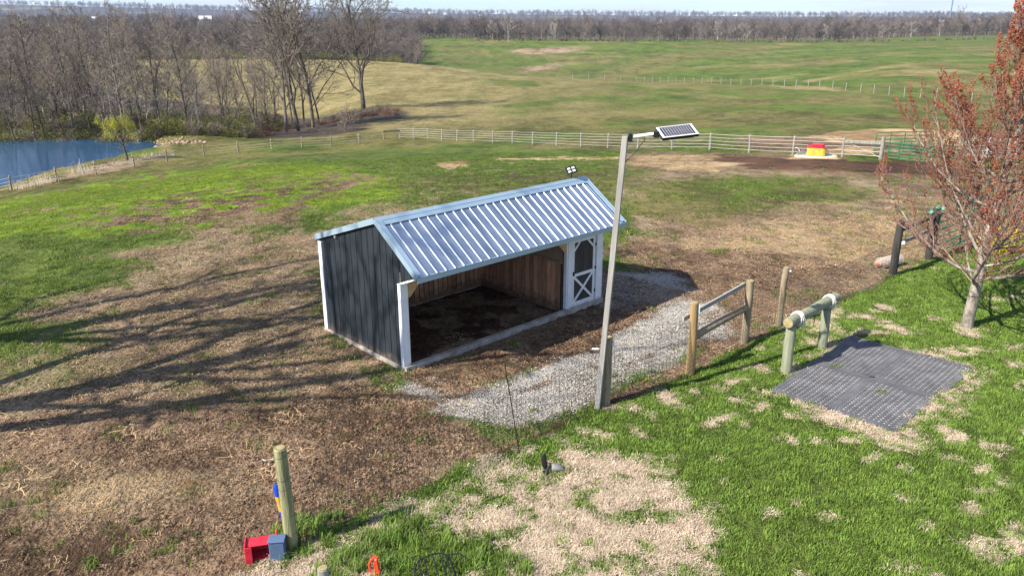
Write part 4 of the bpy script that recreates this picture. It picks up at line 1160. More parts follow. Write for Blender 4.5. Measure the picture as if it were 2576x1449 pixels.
# ------------------------------------------------------------------ far paddock fences
def strand_fence(px, h, rpost, strands, lab, name, m_post, rstr=0.012, inset=True, ins=False):
    P_ = [G(x, y) for x, y in px]
    root = empty(name, P_[0]); tag(root, lab, 'fence')
    protos = [wpost('post', Vector((0, 0, 0)), h, rpost, m_post, root, n=8) for _ in range(1)]
    first = protos[0]; first.location = (0, 0, 0)
    alln = [first]
    for k, p in enumerate(P_[1:]):
        c = first.copy(); COL.objects.link(c); c.parent = root; c.location = p - P_[0]; c.rotation_euler = (rnd.uniform(-.03, .03), rnd.uniform(-.03, .03), rnd.uniform(0, 6.28))
        for ch in first.children:
            d = ch.copy(); COL.objects.link(d); d.parent = c
        alln.append(c)
    for z in strands:
        m_ = MB(); pts = []
        for i, p in enumerate(P_):
            pts.append(p - P_[0] + Vector((0, -rpost - 0.01, z)))
            if i < len(P_) - 1:
                mid = (p + P_[i+1]) / 2 - P_[0] + Vector((0, -rpost - 0.01, z - 0.02)); pts.append(mid)
        m_.tube(pts, rstr, 5); m_.build('wire_strand', M['strand'], root)
    if ins:
        for c in alln:
            for z in strands:
                MB().box((0, -rpost - 0.01, z), (0.07, 0.05, 0.06)).build('insulator', M['panelwhite'], c)
    return P_, root
right_px = [(1005,349),(1041,350),(1076,351),(1112,354),(1150,356),(1192,357),(1240,359.5),(1289,361),(1340,364),(1400,367),(1461,370),(1529,373),(1604,375),(1690,376),(1785,378),(1884,385),(1994,390),(2118,396)]
PR, rf_ = strand_fence(right_px, 1.22, 0.075, (0.22, 0.46, 0.70, 0.94, 1.16), 'five-strand white wire fence on grey round posts across the far side of the paddock', 'paddock_fence', M['postgrey'], rstr=0.010)
left_px = [(-90,505),(30,479),(143,457),(242,439),(338,421),(421,408),(514,394.5),(600,385),(684,377),(760,372),(834,369),(903,363),(966,352)]
PL, lf_ = strand_fence(left_px, 1.18, 0.075, (0.22, 0.46, 0.72, 1.02), 'wire fence with white insulators on dark posts running along the pond', 'pond_fence', M['post'], rstr=0.008, ins=True)
# timber end panel between the two fences and at the gate
a = PL[-1]; b_ = PR[0]
eb = MB().beam(a + Vector((0.05, -0.1, 0.95)) - a, b_ - a + Vector((0, -0.1, 0.95)), 0.1, 0.15); o_ = eb.build('corner_rail', M['postdark'], None, loc=a); tag(o_, 'dark wooden rail joining the two fence corners', 'rail')
gp = G(2215, 402)
o_ = wpost('gate_post', gp, 1.36, 0.11, M['postgrey']); tag(o_, 'thick grey gate post left of the green tube gates', 'post')
a = PR[-1]; er = MB().beam(Vector((0, 0, 0.98)), gp - a + Vector((0, 0, 0.98)), 0.14, 0.2); o_ = er.build('end_rail', M['postgrey'], None, smooth=True, loc=a, bevel=0.03); tag(o_, 'heavy grey timber rail beside the gate post', 'rail')
m_ = MB()
for z in (0.22, 0.46, 0.72): m_.tube([Vector((0, -0.1, z)), gp - a + Vector((0, -0.1, z))], 0.013, 5)
m_.tube([Vector((0.3, -0.1, 0.9)), gp - a + Vector((-0.1, -0.1, 0.15))], 0.012, 5)
o_ = m_.build('end_wires', M['strand'], None, loc=a); tag(o_, 'white wires and diagonal brace below the heavy grey rail', 'wire')
# white hose loop beside a post
hp = PR[-2]
o_ = MB().tube([(0.08, 0, 0.40), (0.2, 0, 0.47), (0.34, 0, 0.42), (0.42, 0, 0.25), (0.42, 0, 0.0)], 0.025, 8).build('water_pipe', M['panelwhite'], None, smooth=True, loc=hp); tag(o_, 'bent white pipe standing by the post left of the yellow trough', 'pipe')

# tube gates
def gate(name, p, q, hh, lab, rails=6, vert=3, m=M['greenmetal'], rt=0.024):
    root = empty(name, p); tag(root, lab, 'gate')
    d = q - p; L_ = d.length; e = d.normalized()
    f_ = lambda s, z: e * s * L_ + Vector((0, 0, z))
    c = 0.12
    fr = MB(); cs = c / L_
    pts = [f_(0, 0.12), f_(0, hh - c), f_(cs * .3, hh - c * .3), f_(cs, hh), f_(1 - cs, hh), f_(1 - cs * .3, hh - c * .3), f_(1, hh - c), f_(1, 0.12)]
    fr.tube(pts, rt * 1.15, 8); fr.build('gate_frame', m, root, smooth=True)
    for k in range(rails):
        z = 0.14 + (hh - 0.16) * k / rails
        MB().tube([f_(0, z), f_(1, z)], rt, 8).build('gate_rail', m, root, smooth=True)
    for k in range(vert):
        s = (k + 1) / (vert + 1)
        MB().beam(f_(s, 0.1) + Vector((0, -0.03, 0)), f_(s, hh) + Vector((0, -0.03, 0)), 0.015, 0.05, up=(1, 0, 0)).build('gate_stay', m, root)
    return root
gate('tube_gate', G(2232, 402), G(2340, 414) + Vector((0, 0, 0)), 1.25, 'nearer green tube gate beside the grey gate post')
gate('tube_gate', G(2198, 390), G(2340, 386), 1.42, 'farther green tube gate before the pale straw heap')
gate('tube_gate', G(2330, 392), G(2420, 404), 1.2, 'green tube gate half hidden behind the red-budded tree')
# yard beyond, seen through the crown
yf = empty('yard_fence', G(2400, 400)); tag(yf, 'black top rail fence with pale posts behind the red-budded tree', 'fence')
y0 = Vector(yf.location)
yp = [G(x, y) for x, y in ((2410, 398), (2470, 404), (2530, 410), (2600, 417), (2700, 430))]
for p in yp:
    wpost('post', p - y0, 1.5, 0.07, M['postgrey'], yf, n=8)
for i in range(4):
    MB().beam(yp[i] - y0 + Vector((0, 0, 1.5)), yp[i+1] - y0 + Vector((0, 0, 1.55)), 0.1, 0.12).build('top_rail', M['postdark'], yf)
    for z in (0.3, 0.6, 0.9): MB().tube([yp[i] - y0 + Vector((0, -.1, z)), yp[i+1] - y0 + Vector((0, -.1, z))], 0.013, 5).build('wire_strand', M['strand'], yf)
o_ = MB().tube([(0, 0, 0), (0.02, 0, 1.3)], 0.09, 10).build('marker_pipe', M['panelwhite'], None, smooth=True, loc=G(2480, 395)); tag(o_, 'short white pipe standing before the black-railed yard fence', 'pipe')

# yellow and red heated waterer on its slab
wp = G(2052, 394)
sl = MB(); K_ = 14
sl.prism([(math.cos(k / K_ * 6.283) * 1.35, math.sin(k / K_ * 6.283) * 0.9) for k in range(K_)], -0.1, 0.07, 'z')
o_ = sl.build('concrete_slab', M['concrete'], None, loc=wp, bevel=0.02); tag(o_, 'pale concrete pad under the yellow and red waterer', 'slab')
wt = empty('livestock_waterer', wp + Vector((0, 0, 0.07)), R(-24)); tag(wt, 'yellow livestock waterer with a red lid on a concrete pad', 'waterer')
wl = [(-0.55, -0.28), (-0.42, -0.36), (0.42, -0.36), (0.55, -0.28), (0.55, 0.28), (0.42, 0.36), (-0.42, 0.36), (-0.55, 0.28)]
MB().prism(wl, 0, 0.5, 'z').build('tank', M['yellow'], wt, bevel=0.02)
MB().prism([(x * 1.05, y * 1.05) for x, y in wl], 0.5, 0.585, 'z').build('lid', M['red'], wt, bevel=0.02)
MB().prism([(x * .62 + .08, y * .75) for x, y in wl], 0.585, 0.72, 'z').build('float_cover', M['red'], wt, bevel=0.03)
MB().tube([(-0.32, 0, 0.585), (-0.32, 0, 0.61)], 0.13, 16).build('drinking_bowl', M['red'], wt)
MB().box((-0.2, -0.362, 0.28), (0.05, 0.01, 0.09)).build('badge', M['posto'], wt)
o_ = MB().box((0, 0, 0.1), (0.5, 0.22, 0.2)).box((0.1, 0, 0.24), (0.2, 0.12, 0.12)).build('valve_box', M['greyplastic'], None, loc=wp + Vector((-0.85, 0.25, 0.06))); tag(o_, 'low grey valve box left of the yellow waterer', 'box')

# black post with rails and gate to the right
bp_ = P6
bf = empty('corner_brace_fence', bp_); tag(bf, 'black wooden corner posts with cross rails behind the red-budded tree', 'fence')
Pb = G(2335, 655)
wpost('post', Vector((0, 0, 0)), 1.55, 0.105, M['postdark'], bf, cap=None)
wpost('post', Pb - bp_, 1.6, 0.11, M['postdark'], bf, cap=None)
e = (Pb - bp_)
MB().tube([Vector((0, 0, 1.28)) + e * 0.04, e * 0.97 + Vector((0, 0, 1.36))], 0.05, 10).build('top_brace', M['postdark'], bf, smooth=True)
MB().tube([Vector((0, 0, 0.9)), e * 0.97 + Vector((0, 0, 0.98))], 0.055, 10).build('lower_brace', M['postgrey'], bf, smooth=True)
MB().box((0.13, -0.03, 0.95), (0.1, 0.1, 0.1)).build('insulator', M['panelwhite'], bf, bevel=0.01)
gate('paddock_gate', Pb + Vector((0.15, 0.05, 0.05)), G(2520, 575) + Vector((0, 0, 0.05)), 1.35, 'green tube gate opening off the black corner posts by the tree', rails=5, vert=2, rt=0.028)
for k, (dx, dz, l_) in enumerate(((-0.22, 1.50, 'teal twine clump on the top rail left of the black post'), (0.0, 1.63, 'teal twine clump on top of the black post'), (0.13, 1.62, 'small teal twine clump at the right of the black post top'))):
    m_ = MB()
    for j in range(7):
        an = rnd.uniform(0, 6.28); m_.tube([Vector((0, 0, 0)), Vector((math.cos(an) * .05, -.02, math.sin(an) * .04 + .01)), Vector((math.cos(an) * .085, -.03, math.sin(an) * .06))], [0.012, 0.016, 0.008], 5)
    o_ = m_.build('twine_clump', M['teal'], None, loc=Pb + Vector((dx, -0.05, dz))); tag(o_, l_, 'twine', 'teal twine on the black posts')
# rolled netting by the black post
np_ = G(2243, 678)
nr = empty('netting_roll', np_ + Vector((0.05, 0.30, 0.15)), R(28)); tag(nr, 'pinkish roll of netting lying on the straw behind the black post', 'roll')
b_ = MB(); pts = []; rad = []
for k in range(11):
    t = k / 10; pts.append(Vector((-0.5 + t, 0.02 * math.sin(k), 0.01 * math.cos(k * 2)))); rad.append((0.09, 0.135, 0.15, 0.155, 0.15, 0.16, 0.155, 0.16, 0.155, 0.14, 0.09)[k])
b_.tube(pts, rad, 14); b_.build('roll_body', M['netroll'], nr, smooth=True)
for k in range(16):
    m_ = MB(); x = -0.44 + k * 0.058; m_.tube([Vector((x + 0.02 * math.sin(j * .8), math.cos(j * .5236) * 0.163, math.sin(j * .5236) * 0.163)) for j in range(13)], 0.004, 4, cap=False); m_.build('net_cord', M['rope'], nr)
m_ = MB(); m_.tube([(-0.535, -0.02, -0.04), (-0.50, 0.0, -0.02)], [0.05, 0.08], 10); m_.build('red_end', M['housered'], nr, smooth=True)

# ------------------------------------------------------------------ trees
def skel(rs, spec):
    """grow a branch skeleton: list of (points, radii, level)"""
    out = []
    def grow(p, d, L_, r, lev):
        n = max(3, spec['seg'][lev]); pts = [p.copy()]; rad = [r]
        dirs = [d.copy()]
        tip = r * spec['taper'][lev]
        for i in range(n):
            d = (d + Vector((rs.gauss(0, 1), rs.gauss(0, 1), rs.gauss(0, 1))) * spec['wig'][lev] + Vector((0, 0, spec['up'][lev]))).normalized()
            p = p + d * (L_ / n); pts.append(p.copy()); dirs.append(d.copy()); rad.append(r + (tip - r) * (i + 1) / n)
        out.append((pts, rad, lev))
        if lev + 1 >= len(spec['seg']): return
        nc = spec['n'][lev]; nc = int(nc * rs.uniform(0.8, 1.2) + 0.5)
        t0 = spec['start'][lev]
        ph = rs.uniform(0, 6.28)
        for k in range(nc):
            t = t0 + (1 - t0) * ((k + rs.uniform(0.1, 0.9)) / nc)
            i = min(n - 1, int(t * n)); q = pts[i].lerp(pts[i+1], t * n - i)
            dd = dirs[i+1]
            ph += 2.4 + rs.uniform(-.5, .5)
            ax_ = dd.cross(Vector((math.cos(ph), math.sin(ph), 0.3)))
            if ax_.length < 1e-3: ax_ = Vector((1, 0, 0))
            ax_.normalize()
            ang = R(spec['ang'][lev]) * rs.uniform(0.75, 1.25) * (1.15 - 0.4 * t)
            cd = (Matrix.Rotation(ang, 3, ax_) @ dd).normalized()
            sh = spec.get('shape', 0.6)
            cl = spec['len'][lev] * L_ * (1 - sh * (t - t0) / max(1e-3, 1 - t0)) * rs.uniform(0.7, 1.15)
            rl = rad[i] * spec['rr'][lev] * rs.uniform(0.8, 1.1)
            grow(q, cd, cl, max(rl, spec['rmin']), lev + 1)
    grow(Vector((0, 0, -0.25)), Vector((spec.get('lean', 0), 0, 1)).normalized(), spec['h'], spec['r'], 0)
    return out
def tubes(sk, sides, rmin, levels):
    VV = []; FF = []; base_ = 0
    for pts, rad, lev in sk:
        if lev not in levels: continue
        n = sides[min(lev, len(sides) - 1)]
        P_ = np.array([tuple(p) for p in pts]); r_ = np.maximum(np.array(rad), rmin)
        T = np.gradient(P_, axis=0); T /= np.linalg.norm(T, axis=1)[:, None] + 1e-9
        ref = np.array([0.31, 0.17, 0.93]) if abs(T[0, 2]) < 0.8 else np.array([0.9, 0.3, 0.1])
        U = np.cross(T, ref); U /= np.linalg.norm(U, axis=1)[:, None] + 1e-9; Wv = np.cross(T, U)
        an = np.arange(n) * 2 * np.pi / n
        ring = P_[:, None, :] + (U[:, None, :] * np.cos(an)[None, :, None] + Wv[:, None, :] * np.sin(an)[None, :, None]) * r_[:, None, None]
        m = len(pts)
        VV.append(ring.reshape(-1, 3))
        i = np.arange(m - 1)[:, None] * n; k = np.arange(n)[None, :]; k2 = (k + 1) % n
        q = np.stack([i + k, i + k2, i + n + k2, i + n + k], -1).reshape(-1, 4) + base_
        FF.append(q); base_ += m * n
    return np.concatenate(VV), np.concatenate(FF)

SPREAD = dict(seg=[8, 6, 5, 4, 3], taper=[0.35, 0.3, 0.3, 0.4, 0.5], wig=[0.07, 0.16, 0.2, 0.22, 0.25], up=[0.05, 0.06, 0.04, 0.03, 0.02],
              n=[9, 7, 6, 4], start=[0.3, 0.2, 0.15, 0.1], ang=[48, 42, 42, 40], len=[0.62, 0.5, 0.45, 0.42], rr=[0.5, 0.5, 0.5, 0.55], rmin=0.012, h=15, r=0.27, shape=0.45)
def tree_meshes(name, seed, m_trunk, m_branch, twigr=0.014, **kw):
    rs = random.Random(seed); spec = dict(SPREAD); spec.update(kw)
    sk = skel(rs, spec)
    Vt, Ft = tubes(sk, [8, 6], twigr, (0, 1)); Vb, Fb = tubes(sk, [6, 5, 4, 3, 3], twigr, (2, 3, 4))
    return mesh_from(name + '_trunk', Vt, Ft, m_trunk, True), mesh_from(name + '_branches', Vb, Fb, m_branch, True), sk

def make_tree(name, meshes, loc, label, cat='tree', group=None, rz=0.0, sc=1.0, lean=0.0):
    root = empty(name, loc, rz); root.scale = (sc, sc, sc); root.rotation_euler = (lean, lean * .5, rz)
    tag(root, label, cat, group)
    add('trunk', meshes[0], root); add('branches', meshes[1], root)
    return root

VAR = []
for k in range(9):
    rs = random.Random(100 + k)
    if k < 5:      # forest-grown, tall and narrow
        VAR.append(tree_meshes('forest_tree', 200 + k, M['bark'], M['twig'], twigr=0.017, h=rs.uniform(13, 16), r=0.15, n=[15, 7, 5, 4], start=[0.2, 0.15, 0.12, 0.1], ang=[40, 42, 44, 42], len=[0.36, 0.52, 0.5, 0.5], wig=[0.085, 0.16, 0.22, 0.24, 0.26], lean=rs.uniform(-.12, .12)))
    else:          # open, forked low
        VAR.append(tree_meshes('forked_tree', 200 + k, M['bark'], M['twig'], twigr=0.017, h=rs.uniform(11, 13), r=0.18, n=[10, 8, 6, 5], start=[0.16, 0.15, 0.12, 0.1], ang=[32, 38, 42, 40], len=[0.85, 0.45, 0.45, 0.45], up=[0.05, 0.09, 0.05, 0.03, 0.02], lean=rs.uniform(-.08, .08)))
PALE = tree_meshes('pale_tree', 300, M['palebark'], M['palebark'], twigr=0.02, h=13, r=0.22, n=[9, 6, 4, 3])

def at_px(x, y, d=None):
    return G(x, y) if d is None else atr(x, d)

# lone tree on the hill edge
LT = tree_meshes('lone_tree', 411, M['bark'], M['twig'], twigr=0.019, h=15.5, r=0.36, n=[15, 9, 7, 5], start=[0.17, 0.15, 0.12, 0.1], ang=[46, 42, 42, 40], len=[0.66, 0.5, 0.48, 0.42], up=[0.04, 0.07, 0.03, 0.02, 0.0], taper=[0.3, 0.25, 0.3, 0.4, 0.5], shape=0.3)
make_tree('bare_tree', LT, G(915, 280), 'large lone bare tree standing on the hillside right of the grove', rz=0.6, sc=1.16)

# grove in front of the tan hill
grove = [(752, 330, 5, 1.42, 'tallest forked bare tree in the middle of the grove'), (788, 322, 7, 1.38, 'big bare tree at the right edge of the grove'),
         (718, 334, 6, 1.30, 'leaning bare tree at the left front of the grove'), (735, 322, 0, 1.25, 'slim bare tree behind the left of the grove'),
         (765, 316, 1, 1.25, 'slim bare tree behind the middle of the grove'), (803, 308, 2, 1.12, 'slender bare tree behind the right of the grove'),
         (690, 326, 8, 1.1, 'low branching bare tree left of the grove')]
for x, y, v, s, l in grove:
    make_tree('bare_tree', VAR[v], G(x, y), l, group='bare trees of the grove', rz=rnd.uniform(0, 6), sc=s, lean=rnd.uniform(-.04, .04))
# broken snag and fallen trunks
sg = G(648, 332)
sn_ = empty('dead_snag', sg); tag(sn_, 'dead broken tree leaning left of the grove', 'dead tree')
b_ = MB(); b_.tube([(0, 0, -.3), (-0.4, 0, 2.5), (-1.0, 0.1, 5), (-1.6, 0, 7.5), (-1.9, 0, 10.5)], [.22, .18, .15, .12, .05], 8).build('trunk', M['bark'], sn_, smooth=True)
for a0, a1, a2 in (((-1.0, .1, 5), (-2.0, 0, 8), (-2.6, 0, 10.6)), ((-.7, .05, 3.6), (.1, 0, 5.2), (.35, 0, 6.6)), ((-1.6, 0, 7.5), (-1.3, 0, 9), (-1.25, 0, 10.8))):
    MB().tube([a0, a1, a2], [.1, .07, .03], 6).build('branch', M['bark'], sn_, smooth=True)
sg = G(560, 336)
sn_ = empty('fallen_trunk', sg); tag(sn_, 'grey fallen trunk leaning across the brush before the hill', 'fallen tree')
MB().tube([(0, 0, 0), (1.6, 1, 2.2), (3.0, 1.5, 5.2)], [.16, .12, .05], 7).build('trunk', M['bark'], sn_, smooth=True)
MB().tube([(1.6, 1, 2.2), (3.2, 1.2, 2.8), (4.4, 1, 2.6)], [.09, .06, .02], 6).build('branch', M['bark'], sn_, smooth=True)

# wood behind the pond: individual trees
wrs = random.Random(55)
rows = [(99, 106, 18, 'front'), (106, 122, 28, 'second'), (122, 150, 34, 'third'), (150, 215, 44, 'rear')]
LABW = {'front': 'bare tree at the front edge of the wood across the pond', 'second': 'bare tree just inside the wood across the pond',
        'third': 'bare tree deep in the wood across the pond', 'rear': 'bare tree at the back of the wood across the pond'}
for r0, r1, n, nm in rows:
    for k in range(n):
        xr = 640 if nm == 'front' else 680 if nm == 'second' else 560 if nm == 'third' else 330
        x = -260 + (xr + 260) * (k + wrs.uniform(0.05, 0.95)) / n
        d = wrs.uniform(r0, r1)
        if x > 480: d += 14
        p = atr(x, d)
        pale = wrs.random() < 0.07
        v = wrs.choice([0, 1, 2, 3, 4, 0, 1, 2, 3, 4, 5, 6, 8])
        sc = wrs.uniform(0.62, 1.06) * (0.92 if v >= 5 else 1)
        if x > 380: sc *= 0.86
        side = ' left of the willow' if x < 250 else ' above the willow' if x < 400 else ' right of the willow'
        make_tree('pale_tree' if pale else 'bare_tree', PALE if pale else VAR[v], p, ('pale ' if pale else '') + LABW[nm].replace(' across the pond', '') + ',' + side, group='bare trees of the wood across the pond', rz=wrs.uniform(0, 6.28), sc=sc * (0.7 if pale else 1), lean=wrs.uniform(-.06, .06))

# scatter helper (geometry nodes)
def proto_collection(name, meshes):
    c = bpy.data.collections.new(name)
    for i, me_ in enumerate(meshes):
        c.objects.link(bpy.data.objects.new('%s_%02d' % (name, i), me_))
    return c
def scatter(name, pts, rots, scales, ids, protos, label, cat):
    me_ = bpy.data.meshes.new(name + '_points'); n = len(pts)
    me_.vertices.add(n); me_.vertices.foreach_set('co', np.asarray(pts, np.float32).ravel())
    for an_, tp_, dat in (('rot', 'FLOAT_VECTOR', rots), ('sc', 'FLOAT_VECTOR', scales), ('pid', 'INT', ids)):
        at = me_.attributes.new(an_, tp_, 'POINT')
        at.data.foreach_set('vector' if tp_ == 'FLOAT_VECTOR' else 'value', np.asarray(dat, np.float32 if tp_ != 'INT' else np.int32).ravel())
    o_ = add(name, me_, kind='stuff'); tag(o_, label, cat, kind='stuff')
    ng = bpy.data.node_groups.new(name + '_nodes', 'GeometryNodeTree')
    ng.interface.new_socket('Geometry', in_out='INPUT', socket_type='NodeSocketGeometry'); ng.interface.new_socket('Geometry', in_out='OUTPUT', socket_type='NodeSocketGeometry')
    N = ng.nodes; gi = N.new('NodeGroupInput'); go = N.new('NodeGroupOutput')
    ci = N.new('GeometryNodeCollectionInfo'); ci.inputs['Collection'].default_value = proto_collection(name + '_proto', protos)
    ci.inputs['Separate Children'].default_value = True; ci.inputs['Reset Children'].default_value = True
    ip = N.new('GeometryNodeInstanceOnPoints'); ip.inputs['Pick Instance'].default_value = True
    def attr(nm, ty):
        a_ = N.new('GeometryNodeInputNamedAttribute'); a_.data_type = ty; a_.inputs['Name'].default_value = nm; return a_.outputs['Attribute']
    K = ng.links.new
    K(gi.outputs[0], ip.inputs['Points']); K(ci.outputs[0], ip.inputs['Instance']); K(attr('pid', 'INT'), ip.inputs['Instance Index'])
    K(attr('rot', 'FLOAT_VECTOR'), ip.inputs['Rotation']); K(attr('sc', 'FLOAT_VECTOR'), ip.inputs['Scale']); K(ip.outputs[0], go.inputs[0])
    md = o_.modifiers.new('scatter', 'NODES'); md.node_group = ng
    return o_
nr_ = np.random.default_rng(12)

# far woods
FARV = []
for k in range(6):
    rs = random.Random(600 + k)
    sk = skel(rs, dict(SPREAD, h=rs.uniform(12, 15), r=0.3, seg=[5, 4, 3, 3], n=[11, 7, 6], start=[0.22, 0.15, 0.1], ang=[48, 45, 42], len=[0.55, 0.55, 0.5], rmin=0.05))
    Vv, Ff = tubes(sk, [5, 4, 3, 3], 0.055, (0, 1, 2, 3)); FARV.append(mesh_from('far_tree', Vv, Ff, M['palebark'] if k == 5 else M['fartree'], False))
def far_points():
    P_ = []; S_ = []; I_ = []
    def put(x, r, s, pid):
        a = azof(x, 60); px, py = math.tan(a) * r, r
        P_.append((px, py, float(height(px, py)) - 0.3)); S_.append(s); I_.append(pid)
    g = nr_
    # tree line beyond the far field (dense front, several rows)
    for k in range(900):
        x = g.uniform(1190, 2900); r = g.uniform(612, 740) + (110 if x > 2130 else 0) * min(1, (x - 2130) / 150 if x > 2130 else 0)
        put(x, r, g.uniform(0.62, 1.02), g.choice([0, 1, 2, 3, 4, 0, 1, 2, 3, 4, 5] if g.random() < .5 else [0, 1, 2, 3, 4]))
    # left woods behind the tan hill
    for k in range(1500):
        x = g.uniform(-350, 1010); r = 335 + 600 * g.random() ** 1.3
        put(x, r, g.uniform(0.6, 1.0), g.choice([0, 1, 2, 3, 4]))
    for k in range(260):
        x = g.uniform(1000, 1290); r = g.uniform(640, 900); put(x, r, g.uniform(0.7, 1.15), g.choice([0, 1, 2, 3, 4]))
    for k in range(90):
        x = g.uniform(985, 1050); r = g.uniform(360, 560); put(x, r, g.uniform(0.45, 0.8), g.choice([0, 1, 2, 3, 4]))
    # middle distance
    n = 0
    while n < 9000:
        x = g.uniform(-350, 2950); r = 720 * (6600 / 720) ** (g.random() ** 0.75)
        a = azof(x, 60); px, py = math.tan(a) * r, r
        if fbm(np.array([px / 240]), np.array([py / 360]), 3, 65)[0] > 0.68: continue
        put(x, r, g.uniform(0.65, 1.0) * (1.0 + r / 4000), g.choice([0, 1, 2, 3, 4])); n += 1
    return np.array(P_), np.array(S_), np.array(I_)
FP, FS, FI = far_points()
n = len(FP)
scatter('distant_woods', FP, np.stack([np.zeros(n), np.zeros(n), nr_.uniform(0, 6.28, n)], 1), np.stack([FS * 1.1, FS * 1.1, FS], 1), FI, FARV, 'continuous bare woodland stretching to the horizon behind the fields', 'woodland')
# trees that stand out of the far tree line
stand = [(1278, 596, PALE, 1.15, 'white-barked tree in front of the far tree line'), (1088, 690, VAR[6], 1.25, 'open bare tree on the far field corner behind the lone tree'), (1065, 660, VAR[5], 1.0, 'small dark bare tree at the left end of the far tree line'),
         (2162, 640, VAR[7], 1.35, 'round-crowned bare tree rising above the far tree line right of the lamp'), (2410, 730, VAR[8], 1.6, 'bare tree beside the blue mast on the skyline'),
         (1470, 606, VAR[5], 1.25, 'broad bare tree rising above the far tree line left of the lamp'), (1040, 330, VAR[6], 0.62, 'small dark bare tree at the edge of the green field'), (1018, 325, VAR[8], 0.7, 'bushy bare tree at the corner of the tan hill')]
for x, r, v, s, l in stand:
    make_tree('bare_tree', v, atr(x, r, -0.2), l, group='trees standing out on the skyline', rz=rnd.uniform(0, 6), sc=s)

# shrubs
def shrub_mesh(name, seed, m, h=2.4, rad=1.6, n=260, leaf=0.09, stems=34, mstem=None):
    rs = random.Random(seed); VV = []; FF = []
    def tri(c, s):
        k = len(VV); 
        for _ in range(3): VV.append((c[0] + rs.gauss(0, s), c[1] + rs.gauss(0, s), c[2] + rs.gauss(0, s)))
        FF.append([k, k+1, k+2])
    for _ in range(stems):
        an = rs.uniform(0, 6.28); ro = rad * rs.random() ** .6; top = Vector((math.cos(an) * ro, math.sin(an) * ro, h * rs.uniform(.55, 1) * (1 - .35 * ro / rad)))
        bs = top * 0.15; bs.z = -0.1; mid = (bs + top) / 2 + Vector((0, 0, .25)); w_ = 0.018
        for a_, b2 in ((bs, mid), (mid, top)):
            k = len(VV); VV.extend([(a_.x - w_, a_.y, a_.z), (a_.x + w_, a_.y, a_.z), (b2.x, b2.y + w_ * .5, b2.z), (a_.x, a_.y + 2 * w_, a_.z)])
            FF.append([k, k+1, k+2]); FF.append([k+1, k+3, k+2])
        for _ in range(int(n / stems)):
            t = rs.uniform(.25, 1.05); q = bs.lerp(top, t); sp_ = .16 * rad
            tri((q.x + rs.gauss(0, sp_), q.y + rs.gauss(0, sp_), q.z + rs.gauss(0, sp_)), leaf)
    me_ = bpy.data.meshes.new(name); me_.from_pydata(VV, [], FF); me_.materials.append(m); return me_
BR = [shrub_mesh('green_brush', 1, M['brushg'], n=700, leaf=.06), shrub_mesh('green_brush', 2, M['brushg'], h=3.2, n=800, leaf=.06), shrub_mesh('brown_brush', 3, M['brushb'], h=1.5, n=500, leaf=.05, stems=60), shrub_mesh('twig_brush', 4, M['twig'], h=2.6, n=300, leaf=.05, stems=110)]
pp = []; ss = []; ii = []
def brush(n, x0, x1, r0, r1, ids, s0, s1):
    for _ in range(n):
        x = nr_.uniform(x0, x1); r = nr_.uniform(r0, r1); p = atr(x, r); pp.append((p.x, p.y, p.z - .1)); s = nr_.uniform(s0, s1); ss.append(s); ii.append(nr_.choice(ids))
brush(170, -300, 600, 99.5, 108, [0, 0, 1, 3, 3], .6, 1.2)
brush(190, -300, 660, 106, 150, [0, 1, 3, 3, 2], .8, 1.5)
brush(90, 560, 700, 112, 150, [0, 2, 2, 3], .5, 1.1)
brush(60, 600, 860, 118, 134, [2, 2, 3], .35, .8)
brush(110, 850, 990, 126, 138, [2, 2, 2, 3], .3, .65)
brush(50, 500, 640, 104, 112, [2, 2, 2], .5, .8)
brush(160, -300, 1000, 312, 332, [0, 1, 0, 2], 1.2, 2.2)
brush(140, 1190, 2900, 603, 612, [2, 3, 3], .9, 1.8)
n = len(pp)
scatter('undergrowth', pp, np.stack([np.zeros(n), np.zeros(n), nr_.uniform(0, 6.28, n)], 1), np.stack([ss, ss, np.array(ss) * .9], 1), ii, BR, 'olive and brown undergrowth along the foot of the woods', 'undergrowth')
# small bare bush by the gully
o_ = empty('bare_bush', G(868, 330)); tag(o_, 'small twiggy bare bush before the lone tree', 'bush'); o_.scale = (1.2, 1.2, 1.3)
bm1 = tree_meshes('bush', 71, M['twig'], M['twig'], twigr=.016, h=1.6, r=.06, n=[9, 6, 4, 3], start=[.05, .2, .1, .1], ang=[40, 35, 38, 40], len=[1.3, .5, .5, .5])
add('stems', bm1[0], o_); add('twigs', bm1[1], o_)

# willow by the pond
wl_ = empty('willow_tree', G(322, 404)); tag(wl_, 'small weeping willow with yellow-green leaves on the pond bank', 'tree')
ws = tree_meshes('willow', 73, M['bark'], M['twig'], twigr=.02, h=3.6, r=.13, n=[7, 6, 5, 3], start=[.35, .2, .15, .1], ang=[42, 38, 40, 40], len=[.8, .5, .5, .5], lean=-.1)
add('trunk', ws[0], wl_); add('branches', ws[1], wl_)
rs = random.Random(9); VV = []; FF = []
for pts, rad, lev in ws[2]:
    if lev < 2: continue
    for q in pts[1:]:
        if rs.random() < .6: continue
        c = q.copy(); dirn = Vector((q.x, q.y, 0)); 
        if dirn.length: dirn.normalize()
        for j in range(7):
            c = c + dirn * .06 * rs.uniform(0, 1.5) + Vector((rs.gauss(0, .03), rs.gauss(0, .03), -.11)); k = len(VV)
            s = .018; VV += [(c.x + rs.gauss(0, s), c.y + rs.gauss(0, s), c.z), (c.x + rs.gauss(0, s), c.y + rs.gauss(0, s), c.z - .12), (c.x + rs.gauss(0, s), c.y + rs.gauss(0, s), c.z - .03)]
            if q.z > 3.2 + rs.uniform(-.8, .8) or rs.random() < .12: FF.append([k, k+1, k+2])
